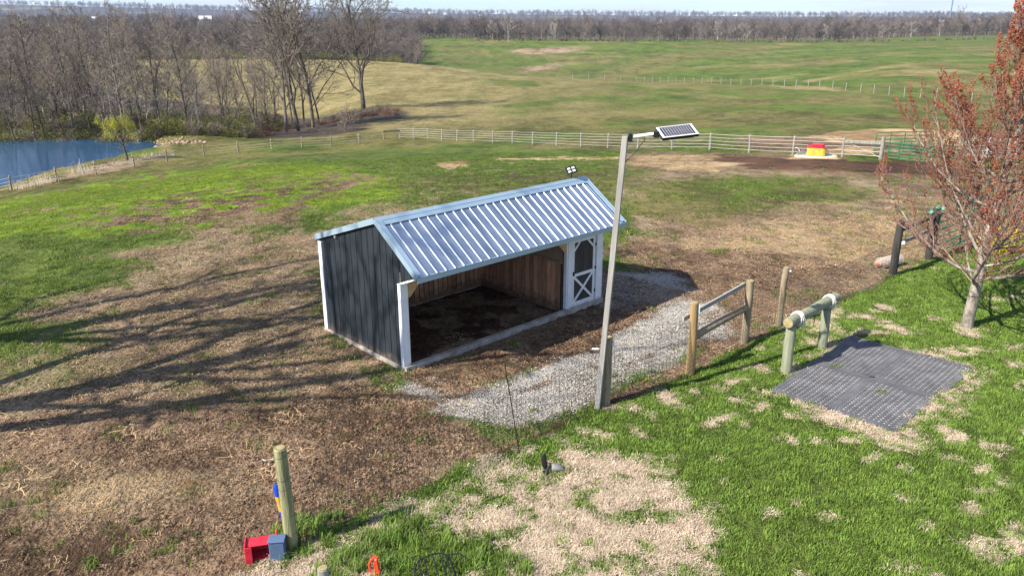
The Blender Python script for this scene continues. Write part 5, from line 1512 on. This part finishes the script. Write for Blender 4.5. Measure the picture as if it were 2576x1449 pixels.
lm = bpy.data.meshes.new('willow_leaves'); lm.from_pydata(VV, [], FF); lm.materials.append(M['willow']); add('leaves', lm, wl_, kind='stuff')

# reeds, bank stones, stump stick
def reeds(pts_px, n, spread, lab, h=0.7):
    VV = []; FF = []; rs = random.Random(len(pts_px) * 7 + n)
    p0 = G(*pts_px[0])
    for _ in range(n):
        i = rs.randrange(len(pts_px)); c = G(*pts_px[i]) if False else PTS[lab][i]
        x = c.x - p0.x + rs.gauss(0, spread); y = c.y - p0.y + rs.gauss(0, spread * .6); z = c.z - p0.z - .05; hh = h * rs.uniform(.4, 1.1); lx = rs.gauss(0, .22); k = len(VV)
        VV.extend([(x - .012, y, z), (x + .012, y, z), (x + lx * hh, y, z + hh)]); FF.append([k, k+1, k+2])
        if rs.random() < .5:
            k = len(VV); VV.extend([(x + lx * hh - .01, y, z + hh), (x + lx * hh + .012, y, z + hh), (x + lx * hh + rs.gauss(0, .25), y, z + hh - .2)]); FF.append([k, k+1, k+2])
    me_ = bpy.data.meshes.new('reeds'); me_.from_pydata(VV, [], FF); me_.materials.append(M['reed']); return add('reed_bed', me_, None, p0, kind='stuff')
PTS = {}
for lab, px, n, sp_, h_ in (('pale dry reeds by the near pond bank between the fence posts', [(96,465),(110,462),(120,458),(60,474),(52,476),(195,434),(215,430)], 260, .5, .8),
                            ('broken pale reeds and driftwood on the far pond bank', [(20,341),(50,341),(75,341),(95,341),(140,342),(110,341)], 420, 1.2, .9),
                            ('thin dry reeds along the middle of the near pond bank', [(245,424),(290,413),(330,404),(360,396),(380,391)], 130, .6, .45)):
    PTS[lab] = [G(*q) for q in px]
    o_ = reeds(px, n, sp_, lab, h_); tag(o_, lab, 'reeds', kind='stuff')
o_ = empty('driftwood_stick', G(210, 438)); tag(o_, 'pale crooked stick standing at the pond edge', 'stick')
MB().tube([(0, 0, -.1), (-.05, 0, .5), (-.18, 0, .95), (-.12, 0, 1.35)], [.07, .055, .04, .02], 7).build('stick', M['palebark'], o_, smooth=True)
MB().tube([(0.02, 0, .1), (.2, 0, .35), (.35, 0, .3)], [.03, .025, .01], 6).build('side_branch', M['palebark'], o_, smooth=True)
o_ = empty('driftwood_stick', G(437, 392)); tag(o_, 'forked pale driftwood at the pond corner by the fence', 'stick')
for e_ in ((-.45, 0, .3), (-.1, 0, .55), (.2, 0, .3), (.05, 0, .4)): MB().tube([(0, 0, -.05), Vector(e_) * .5 + Vector((0, 0, .05)), e_], [.04, .03, .01], 6).build('branch', M['palebark'], o_, smooth=True)
def rock_mesh(seed, s=1.0):
    rs = random.Random(seed); import bmesh
    bm = bmesh.new(); bmesh.ops.create_icosphere(bm, subdivisions=1, radius=.5 * s)
    for v in bm.verts: v.co = Vector((v.co.x * rs.uniform(.7, 1.3), v.co.y * rs.uniform(.7, 1.2), v.co.z * rs.uniform(.5, .9)))
    me_ = bpy.data.meshes.new('rock'); bm.to_mesh(me_); bm.free(); return me_
RK = []
for k in range(4):
    r_ = rock_mesh(k); r_.materials.append(M['rock']); RK.append(r_)
pp = []; ss = []; ii = []
for k in range(420):
    i = nr_.integers(0, 9); j = (i + 1)
    seq = [(0,346),(120,345),(250,347),(330,352),(395,359),(425,368),(432,376),(425,384),(440,388),(500,384)]
    t = nr_.random(); x = seq[i][0] * (1-t) + seq[j][0] * t; y = seq[i][1] * (1-t) + seq[j][1] * t
    q = onplane(x, y, WZ + .1); px_, py_ = q[0] + nr_.normal(0, .7), q[1] + nr_.normal(0.3, .9)
    pp.append((px_, py_, float(height(px_, py_)))); ss.append(nr_.uniform(.15, .6)); ii.append(nr_.integers(0, 4))
n = len(pp); scatter('bank_stones', pp, nr_.uniform(0, 6, (n, 3)), np.stack([ss] * 3, 1), ii, RK, 'brown riprap stones along the pond shore', 'stones')

# second, far fence over the crest of the hill
fpx = [(1440,.985),(1480,.985),(1520,.985),(1560,.985),(1600,.985),(1620,.985),(1640,.985),(1660,.985),(1680,.985),(1700,.985),(1721,.985),(1743,.985),(1765,.985),(1789,.985),(1813,.985),(1838,.985),(1863,.985),(1889,.985),(1916,.985),(1944,.985),(1973,.985),(2002,.985),(2033,.985),(2061,.985),(2095,.985),(2128,.985),(2166,.985),(2200,.985),(2239,.985),(2278,.985),(2319,.985),(2360,.985),(2405,.985),(2450,.985),(2500,.985),(2560,.985)]
ff_ = None
a6, d6, z6 = RF[6]
pts = []
for x, k in fpx:
    a = azof(x, 220); rc = float(np.interp(a, a6, d6)) * k; pts.append(Vector((math.sin(a) * rc, math.cos(a) * rc, float(height(math.sin(a) * rc, math.cos(a) * rc)))))
ff_ = empty('hill_fence', pts[0]); tag(ff_, 'pale posts of a distant fence along the crest of the near hill', 'fence')
first = MB().tube([(0, 0, -.3), (0, 0, 1.55)], .09, 6).build('post', M['postgrey'], ff_)
for p in pts[1:]:
    c = first.copy(); COL.objects.link(c); c.parent = ff_; c.location = p - pts[0]; c.rotation_euler = (rnd.uniform(-.05, .05), rnd.uniform(-.05, .05), 0)
for z in (.5, .9, 1.3):
    MB().tube([p - pts[0] + Vector((0, 0, z)) for p in pts], .008, 3).build('wire_strand', M['wire'], ff_)

# tower, mast and distant houses
tw_ = atr(2391, 1500); o_ = empty('radio_mast', tw_); tag(o_, 'blue lattice radio mast with guy wires on the right skyline', 'mast')
for a in range(3):
    an = a * 2.094; MB().tube([(math.cos(an) * .8, math.sin(an) * .8, 0), (math.cos(an) * .8, math.sin(an) * .8, 78)], .36, 4).build('mast_leg', M['towerblue'], o_)
lb = MB()
for k in range(38):
    z = k * 2.05
    for a in range(3):
        an = a * 2.094; an2 = (a + 1) * 2.094
        lb.tube([(math.cos(an) * .8, math.sin(an) * .8, z), (math.cos(an2) * .8, math.sin(an2) * .8, z + 2.05)], .09, 3, cap=False)
lb.build('lattice', M['towerblue'], o_)
for an in (3.3, 5.4, 1.2): MB().tube([(0, 0, 76), (math.cos(an) * 26, math.sin(an) * 26, 0)], .07, 3).build('guy_wire', M['towerblue'], o_)
ms = atr(371, 2400); o_ = empty('radio_mast', ms); tag(o_, 'thin distant mast on the left skyline', 'mast')
MB().tube([(0, 0, 0), (0, 0, 78)], [.55, .3], 5).build('mast_pole', M['towerblue'], o_)

def house(name, p, w_, d_, h_, rz, mroof, mwall, lab, cat, lift=0.0):
    root = empty(name, p + Vector((0, 0, lift)), rz); tag(root, lab, cat)
    MB().box((0, 0, h_ / 2 - 2), (w_, d_, h_ + 4)).build('wall', mwall, root)
    rh = d_ * .38
    MB().prism([(-d_ / 2 - .5, h_ + .02), (d_ / 2 + .5, h_ + .02), (0, h_ + rh)], -w_ / 2 - .5, w_ / 2 + .5).build('roof', mroof, root)
    for k in range(int(w_ // 4)):
        x = -w_ / 2 + 2.2 + k * 4
        f_ = MB().box((x, -d_ / 2 - .03, h_ * .55), (1.1, .06, 1.4)).build('window', M['greyplastic'], root)
    MB().box((w_ * .12, -d_ / 2 - .04, 1.1), (1.1, .08, 2.2)).build('door', M['postdark'], root)
    return root
house('barn', atr(515, 900, 9), 12, 9, 4.5, R(20), M['silverroof'], M['housewhite'], 'white barn with a tin roof amid the left woods', 'barn')
house('farmhouse', atr(464, 1500, 12), 14, 8, 4, R(-10), M['houseroof'], M['housewhite'], 'pale low farmhouse left of the tin-roofed barn', 'house')
house('farmhouse', atr(236, 1500, 14), 9, 6, 4, R(0), M['silverroof'], M['housewhite'], 'small white house on the left skyline', 'house')
house('farmhouse', atr(695, 1000, 9), 9, 7, 4, R(15), M['housered'], M['housewhite'], 'red-roofed house behind the grove', 'house')
house('farmhouse', atr(1025, 1700, 10), 18, 8, 3.5, R(5), M['houseroof'], M['housewhite'], 'long pale building behind the lone tree', 'house')
hr = random.Random(4)
for k in range(16):
    x = [90, 600, 760, 870, 1080, 1120, 1210, 1500, 1760, 1850, 1960, 2020, 2150, 2260, 2330, 2520][k]
    o_ = house('farmhouse', atr(x, 4600 + 500 * hr.random(), 8), 20, 10, 5, R(hr.uniform(-30, 30)), M['houseroof'] if k % 2 else M['silverroof'], M['housewhite'], 'tiny white farmhouse on the hazy horizon', 'house'); o_['group'] = 'farmhouses along the horizon'

# ------------------------------------------------------------------ red-budded maple at the right
def maple():
    p = G(2430, 824)
    root = empty('red_maple_tree', p); tag(root, 'young maple covered in red buds on the right of the lawn', 'tree')
    rs = random.Random(31)
    spec = dict(seg=[9, 8, 6, 5, 4], taper=[0.28, 0.22, 0.3, 0.4, 0.5], wig=[0.035, 0.07, 0.09, 0.12, 0.14], up=[0.03, 0.14, 0.15, 0.12, 0.08],
                n=[31, 12, 8, 4], start=[0.17, 0.10, 0.10, 0.12], ang=[72, 42, 36, 34], len=[0.58, 0.50, 0.46, 0.45], rr=[0.34, 0.5, 0.55, 0.6], rmin=0.0035, h=6.35, r=0.135, shape=0.55, lean=0.015)
    sk = skel(rs, spec)
    Vt, Ft = tubes(sk, [12, 6], .006, (0,)); add('trunk', mesh_from('maple_trunk', Vt, Ft, M['maplebark'], True), root)
    Vt, Ft = tubes(sk, [12, 7, 5], .006, (1,)); add('limbs', mesh_from('maple_limbs', Vt, Ft, M['maplebark'], True), root)
    Vb, Fb = tubes(sk, [8, 6, 4, 3, 3], .0036, (2, 3, 4)); add('twigs', mesh_from('maple_twigs', Vb, Fb, M['mapletwig'], True), root)
    cen = []
    for pts, rad, lev in sk:
        if lev < 2: continue
        for i in range(len(pts) - 1):
            L_ = (pts[i+1] - pts[i]).length; m = max(1, int(L_ / 0.045))
            for j in range(m):
                if rs.random() < .56:
                    q = pts[i].lerp(pts[i+1], (j + rs.random()) / m); cen.append((q.x + rs.gauss(0, .010), q.y + rs.gauss(0, .010), q.z + rs.gauss(0, .008)))
    cen = np.array(cen); print('buds', len(cen))
    if len(cen) > 90000: cen = cen[np.random.default_rng(1).choice(len(cen), 90000, replace=False)]
    g = np.random.default_rng(3); n = len(cen); s = g.uniform(.007, .0165, n)[:, None, None]
    tet = np.array([(1, 1, 1), (-1, -1, 1), (-1, 1, -1), (1, -1, -1)], float)[None] * .8 + g.normal(0, .25, (n, 4, 3))
    VV = (cen[:, None, :] + tet * s).reshape(-1, 3); b0 = np.arange(n)[:, None, None] * 4
    FF = (np.array([(0, 1, 2), (0, 3, 1), (0, 2, 3), (1, 3, 2)])[None] + b0).reshape(-1, 3)
    add('buds', mesh_from('maple_buds', VV, FF, M['bud'], False), root, kind='stuff')
maple()

# forsythia behind the maple
o_ = empty('forsythia_bush', G(2500, 640)); tag(o_, 'yellow flowering shrub behind the red-budded tree', 'shrub')
add('blossoms', shrub_mesh('forsythia', 8, M['forsythia'], h=1.2, rad=.75, n=900, leaf=.022, stems=26), o_); add('stems', shrub_mesh('forsythia_stem', 8, M['twig'], h=1.2, rad=.75, n=26, leaf=.005, stems=26), o_)
o_ = empty('forsythia_bush', G(2575, 600)); tag(o_, 'second yellow shrub at the right edge of the lawn', 'shrub')
add('blossoms', shrub_mesh('forsythia', 18, M['forsythia'], h=1.0, rad=.6, n=500, leaf=.022, stems=20), o_); add('stems', shrub_mesh('forsythia_stem', 18, M['twig'], h=1.0, rad=.6, n=20, leaf=.005, stems=20), o_)

# the big bare tree left of the frame that throws its branch shadows over the paddock
bt = tree_meshes('shade_tree', 512, M['bark'], M['twig'], twigr=0.02, h=10.5, r=0.46, n=[8, 6, 5, 3], start=[0.32, 0.2, 0.15, 0.1], ang=[34, 34, 38, 38], len=[0.9, 0.46, 0.42, 0.4], up=[0.03, 0.07, 0.04, 0.02, 0.0], shape=0.25, taper=[.5, .35, .3, .4, .5])
make_tree('bare_tree', bt, Vector((-15.2, 9.4, float(height(-15.2, 9.4)))), 'tall bare tree left of the paddock whose shadow crosses the ground', rz=1.1, sc=1.0)
make_tree('bare_tree', bt, Vector((-18.2, 12.6, float(height(-18.2, 12.6)))), 'second bare tree left of the paddock, farther from the lawn', rz=2.9, sc=1.05)

# ------------------------------------------------------------------ ground litter, grass, stones
def wat(c, x, y):
    a = np.arctan2(x, y); r = np.hypot(x, y)
    ia = np.clip(np.searchsorted(AZ, a) - 1, 0, len(AZ) - 2); ir = np.clip(np.searchsorted(RG, r) - 1, 0, len(RG) - 2)
    return w[c][ia, ir]
def cand(n, r0, r1, a0=-.7, a1=.7):
    a = nr_.uniform(a0, a1, n); r = np.sqrt(nr_.uniform(r0 * r0, r1 * r1, n)); return np.sin(a) * r, np.cos(a) * r
def inshed(x, y, mgn=0.0):
    lx = (x - SA[0]) * EX[0] + (y - SA[1]) * EX[1]; ly = (x - SA[0]) * EY[0] + (y - SA[1]) * EY[1]
    return (lx > -mgn) & (lx < 6.1 + mgn) & (ly > -mgn) & (ly < 3.05 + mgn)
MATPOLY = [tuple(G(x, y)[:2]) for x, y in ((1944,985),(2140,841),(2441,925),(2245,1092))]
def blades(name, seed, m, nb, rad, h0, h1, wd, lean=.5, flat=False):
    rs = random.Random(seed); VV = []; FF = []
    for _ in range(nb):
        an = rs.uniform(0, 6.28); ro = rad * math.sqrt(rs.random()); x, y = math.cos(an) * ro, math.sin(an) * ro
        h = rs.uniform(h0, h1); a2 = rs.uniform(0, 6.28); l = lean * rs.random() * h; w_ = wd * rs.uniform(.6, 1.2)
        px_, py_ = -math.sin(a2) * w_, math.cos(a2) * w_; dx, dy = math.cos(a2), math.sin(a2); k = len(VV)
        if flat:
            z0 = rs.uniform(.002, .02); z1 = rs.uniform(.004, .035); z2 = rs.uniform(.001, .02)
            bend = rs.uniform(-.3, .3) * h
            VV += [(x - px_, y - py_, z0), (x + px_, y + py_, z0), (x + dx * h * .5 + px_ - dy * bend * .5, y + dy * h * .5 + py_ + dx * bend * .5, z1), (x + dx * h * .5 - px_ - dy * bend * .5, y + dy * h * .5 - py_ + dx * bend * .5, z1), (x + dx * h - px_, y + dy * h - py_, z2), (x + dx * h + px_, y + dy * h + py_, z2)]
            FF += [[k, k+1, k+2, k+3], [k+3, k+2, k+5, k+4]]
        else:
            VV += [(x - px_, y - py_, -.01), (x + px_, y + py_, -.01), (x + dx * l * .35 + px_ * .8, y + dy * l * .35 + py_ * .8, h * .6), (x + dx * l * .35 - px_ * .8, y + dy * l * .35 - py_ * .8, h * .6), (x + dx * l, y + dy * l, h * (1 - .25 * l / h))]
            FF += [[k, k+1, k+2, k+3], [k+3, k+2, k+4]]
    me_ = bpy.data.meshes.new(name); me_.from_pydata(VV, [], FF); me_.materials.append(m); return me_
def do_scatter(name, x, y, protos, s0, s1, lab, cat, tilt=0.0, zoff=0.0):
    n = len(x); z = height(x, y) + zoff; s = nr_.uniform(s0, s1, n)
    rots = np.stack([nr_.normal(0, tilt, n), nr_.normal(0, tilt, n), nr_.uniform(0, 6.283, n)], 1)
    print(name, n)
    return scatter(name, np.stack([x, y, z], 1), rots, np.stack([s, s, s * nr_.uniform(.8, 1.2, n)], 1), nr_.integers(0, len(protos), n), protos, lab, cat)
# lawn
x, y = cand(190000, 8.6, 33, -.3, .72)
wl_ = wat('lawn', x, y) / (sum(wat(c, x, y) for c in CL) + 1e-6)
md = sdist(x, y, MATPOLY)
dens = np.clip((wl_ - .18) * 1.5, 0, 1) * (0.42 + 0.58 * sm(.38, .56, fbm(x / .38, y / .38, 3, 5)))
keep = (nr_.random(len(x)) < dens * .55) & (md < 0.0) & ~inshed(x, y)
LB = [blades('lawn_clump', 40 + k, M['blade'], 30, .085, .03, .068, .0045, .8) for k in range(5)]
do_scatter('lawn_grass', x[keep], y[keep], LB, .7, 1.35, 'thick green mown grass of the lawn', 'grass', .08)
# taller clumps beside the lower edge
x, y = cand(16000, 8.6, 20)
cl_ = [G(*q) for q in ((1010,1350),(1050,1400),(1120,1440),(1180,1400),(960,1430),(880,1449),(770,1350),(1230,1449))]
dm = np.min([np.hypot(x - c.x, y - c.y) for c in cl_], axis=0)
keep = dm < .42 + .2 * nr_.random(len(x))
TB = [blades('tall_clump', 60 + k, M['blade'], 26, .08, .09, .19, .0055, .9) for k in range(3)]
do_scatter('long_grass', x[keep], y[keep], TB, .8, 1.2, 'long unmown green grass around the fork and short post', 'grass', .1)
x, y = cand(90000, 14, 70, -.7, .2)
keep = nr_.random(len(x)) < np.clip(wat('lime', x, y) * 1.2, 0, 1) * .45 * sm(.3, .6, fbm(x / .9, y / .9, 3, 16))
M['blade3'] = mat('lime_blade', (0.27, 0.345, 0.04), 0.7, col2=(0.14, 0.195, 0.025), scale=.8, rand=.3, trans=.3)
do_scatter('young_grass', x[keep], y[keep], [blades('young_clump', 75 + k, M['blade3'], 26, .16, .03, .075, .006, .9) for k in range(4)], .7, 1.4, 'bright lime green young grass on the left of the paddock', 'grass', .08)
wx = []; wy = []
for q, n_, sp_ in (((1820,633), 9, .22), ((962,935), 16, .2), ((1008,940), 6, .1), ((838,858), 12, .18), ((170,742), 14, .5), ((1480,1045), 10, .4), ((1640,975), 14, .5), ((1290,862), 3, .1), ((250,1345), 5, .3), ((420,1370), 3, .2), ((60,1270), 8, .4), ((2215,985), 2, .05), ((2100,925), 2, .05)):
    c = G(*q)
    for _ in range(n_): wx.append(c.x + nr_.normal(0, sp_)); wy.append(c.y + nr_.normal(0, sp_))
wx = np.array(wx); wy = np.array(wy)
do_scatter('weed_tufts', wx, wy, [blades('weed_tuft', 160 + k, M['blade2'], 34, .09, .03, .09, .006, 1.1) for k in range(3)], .8, 1.4, 'scattered dark green weed tufts by the shed corners, fence and mats', 'weeds', .1)
# pasture grass tufts
x, y = cand(150000, 9, 62)
g_ = wat('green', x, y) + .1 * wat('lime', x, y) + .4 * wat('olive', x, y) + .12 * wat('dead', x, y) + .035 * wat('mud', x, y)
r = np.hypot(x, y)
keep = (nr_.random(len(x)) < np.clip(g_, 0, 1) * .55 * sm(.35, .6, fbm(x / .9, y / .9, 3, 15))) & ~inshed(x, y, .1) & (wat('lawn', x, y) < .2)
PBl = [blades('pasture_clump', 80 + k, M['blade2'], 26, .16, .03, .085, .006, .9) for k in range(4)]
do_scatter('pasture_grass', x[keep], y[keep], PBl, .7, 1.5, 'short green tufts growing over the paddock', 'grass', .08)
# thatch
x, y = cand(90000, 8.6, 26)
keep = (nr_.random(len(x)) < np.clip(wat('thatch', x, y) * 1.2, 0, 1) * .8) & (md[:1].size > 0) & (sdist(x, y, MATPOLY) < 0)
TH = [blades('thatch_bits', 90 + k, M['thatchbit'], 34, .10, .025, .075, .0021, flat=True) for k in range(4)]
do_scatter('dormant_thatch', x[keep], y[keep], TH, .8, 1.3, 'pale dormant thatch in the bare patches of the lawn', 'dead grass', .12, .004)
# dead grass on the mud
x, y = cand(120000, 8.6, 34)
keep = (nr_.random(len(x)) < np.clip(wat('dead', x, y) * .9 + wat('mud', x, y) * .28 + wat('manure', x, y) * .3, 0, 1) * .42 * sm(.3, .6, fbm(x / .7, y / .7, 3, 25))) & ~inshed(x, y, .02) & (wat('lawn', x, y) < .4)
DG = [blades('dead_bits', 110 + k, M['deadbit'], 26, .16, .02, .075, .0028, flat=True) for k in range(4)]
do_scatter('dead_grass_litter', x[keep], y[keep], DG, .8, 1.4, 'brown dead grass litter over the churned paddock', 'dead grass', .14, .004)
# straw
x, y = cand(90000, 8.6, 44)
st = wat('straw', x, y) + .05 * wat('mud', x, y) + .05 * wat('dead', x, y) + .03 * wat('manure', x, y) + .02 * wat('gravel', x, y)
keep = (nr_.random(len(x)) < np.clip(st, 0, 1) * .5 * sm(.35, .6, fbm(x / .6, y / .6, 3, 35))) & (wat('lawn', x, y) < .4)
ST = [blades('straw_bits', 130 + k, M['strawbit'], 16, .2, .05, .16, .003, flat=True) for k in range(4)]
do_scatter('straw_litter', x[keep], y[keep], ST, .8, 1.5, 'golden straw scattered over the paddock ground', 'straw', .1, .006)
# clods
x, y = cand(130000, 8.6, 30)
keep = (nr_.random(len(x)) < np.clip(wat('mud', x, y) * .9 + wat('manure', x, y) * .7 + wat('dead', x, y) * .22, 0, 1) * .7 * sm(.35, .62, fbm(x / .5, y / .5, 3, 45))) & (wat('lawn', x, y) < .4)
CD = []
for k in range(4):
    r_ = rock_mesh(20 + k, .09); r_.materials.append(M['clod']); CD.append(r_)
do_scatter('mud_clods', x[keep], y[keep], CD, .2, .85, 'small dark clods of trodden mud', 'mud', .5, .0)
# gravel
x, y = cand(120000, 9.5, 28)
keep = (nr_.random(len(x)) < np.clip((wat('gravel', x, y) - .1) * 1.2 + .05 * wat('mud', x, y) * (np.hypot(x + .5, y - 14) < 4), 0, 1) * .55) & ~inshed(x, y, .0)
def stones(seed):
    rs = random.Random(seed); VV = []; FF = []
    for _ in range(12):
        c = Vector((rs.gauss(0, .07), rs.gauss(0, .07), rs.uniform(0, .01))); s = rs.uniform(.005, .014); k = len(VV)
        for d_ in ((1, 0, 0), (-1, 0, 0), (0, 1, 0), (0, -1, 0), (0, 0, .8), (0, 0, -.5)):
            VV.append((c.x + d_[0] * s * rs.uniform(.6, 1.3), c.y + d_[1] * s * rs.uniform(.6, 1.3), c.z + d_[2] * s))
        FF += [[k, k+2, k+4], [k+2, k+1, k+4], [k+1, k+3, k+4], [k+3, k, k+4], [k+2, k, k+5], [k+1, k+2, k+5], [k+3, k+1, k+5], [k, k+3, k+5]]
    me_ = bpy.data.meshes.new('stones'); me_.from_pydata(VV, [], FF); me_.materials.append(M['stone']); return me_
do_scatter('gravel', x[keep], y[keep], [stones(k) for k in range(4)], .8, 1.3, 'pale crushed gravel spread in front of the shed', 'gravel', .05, .003)
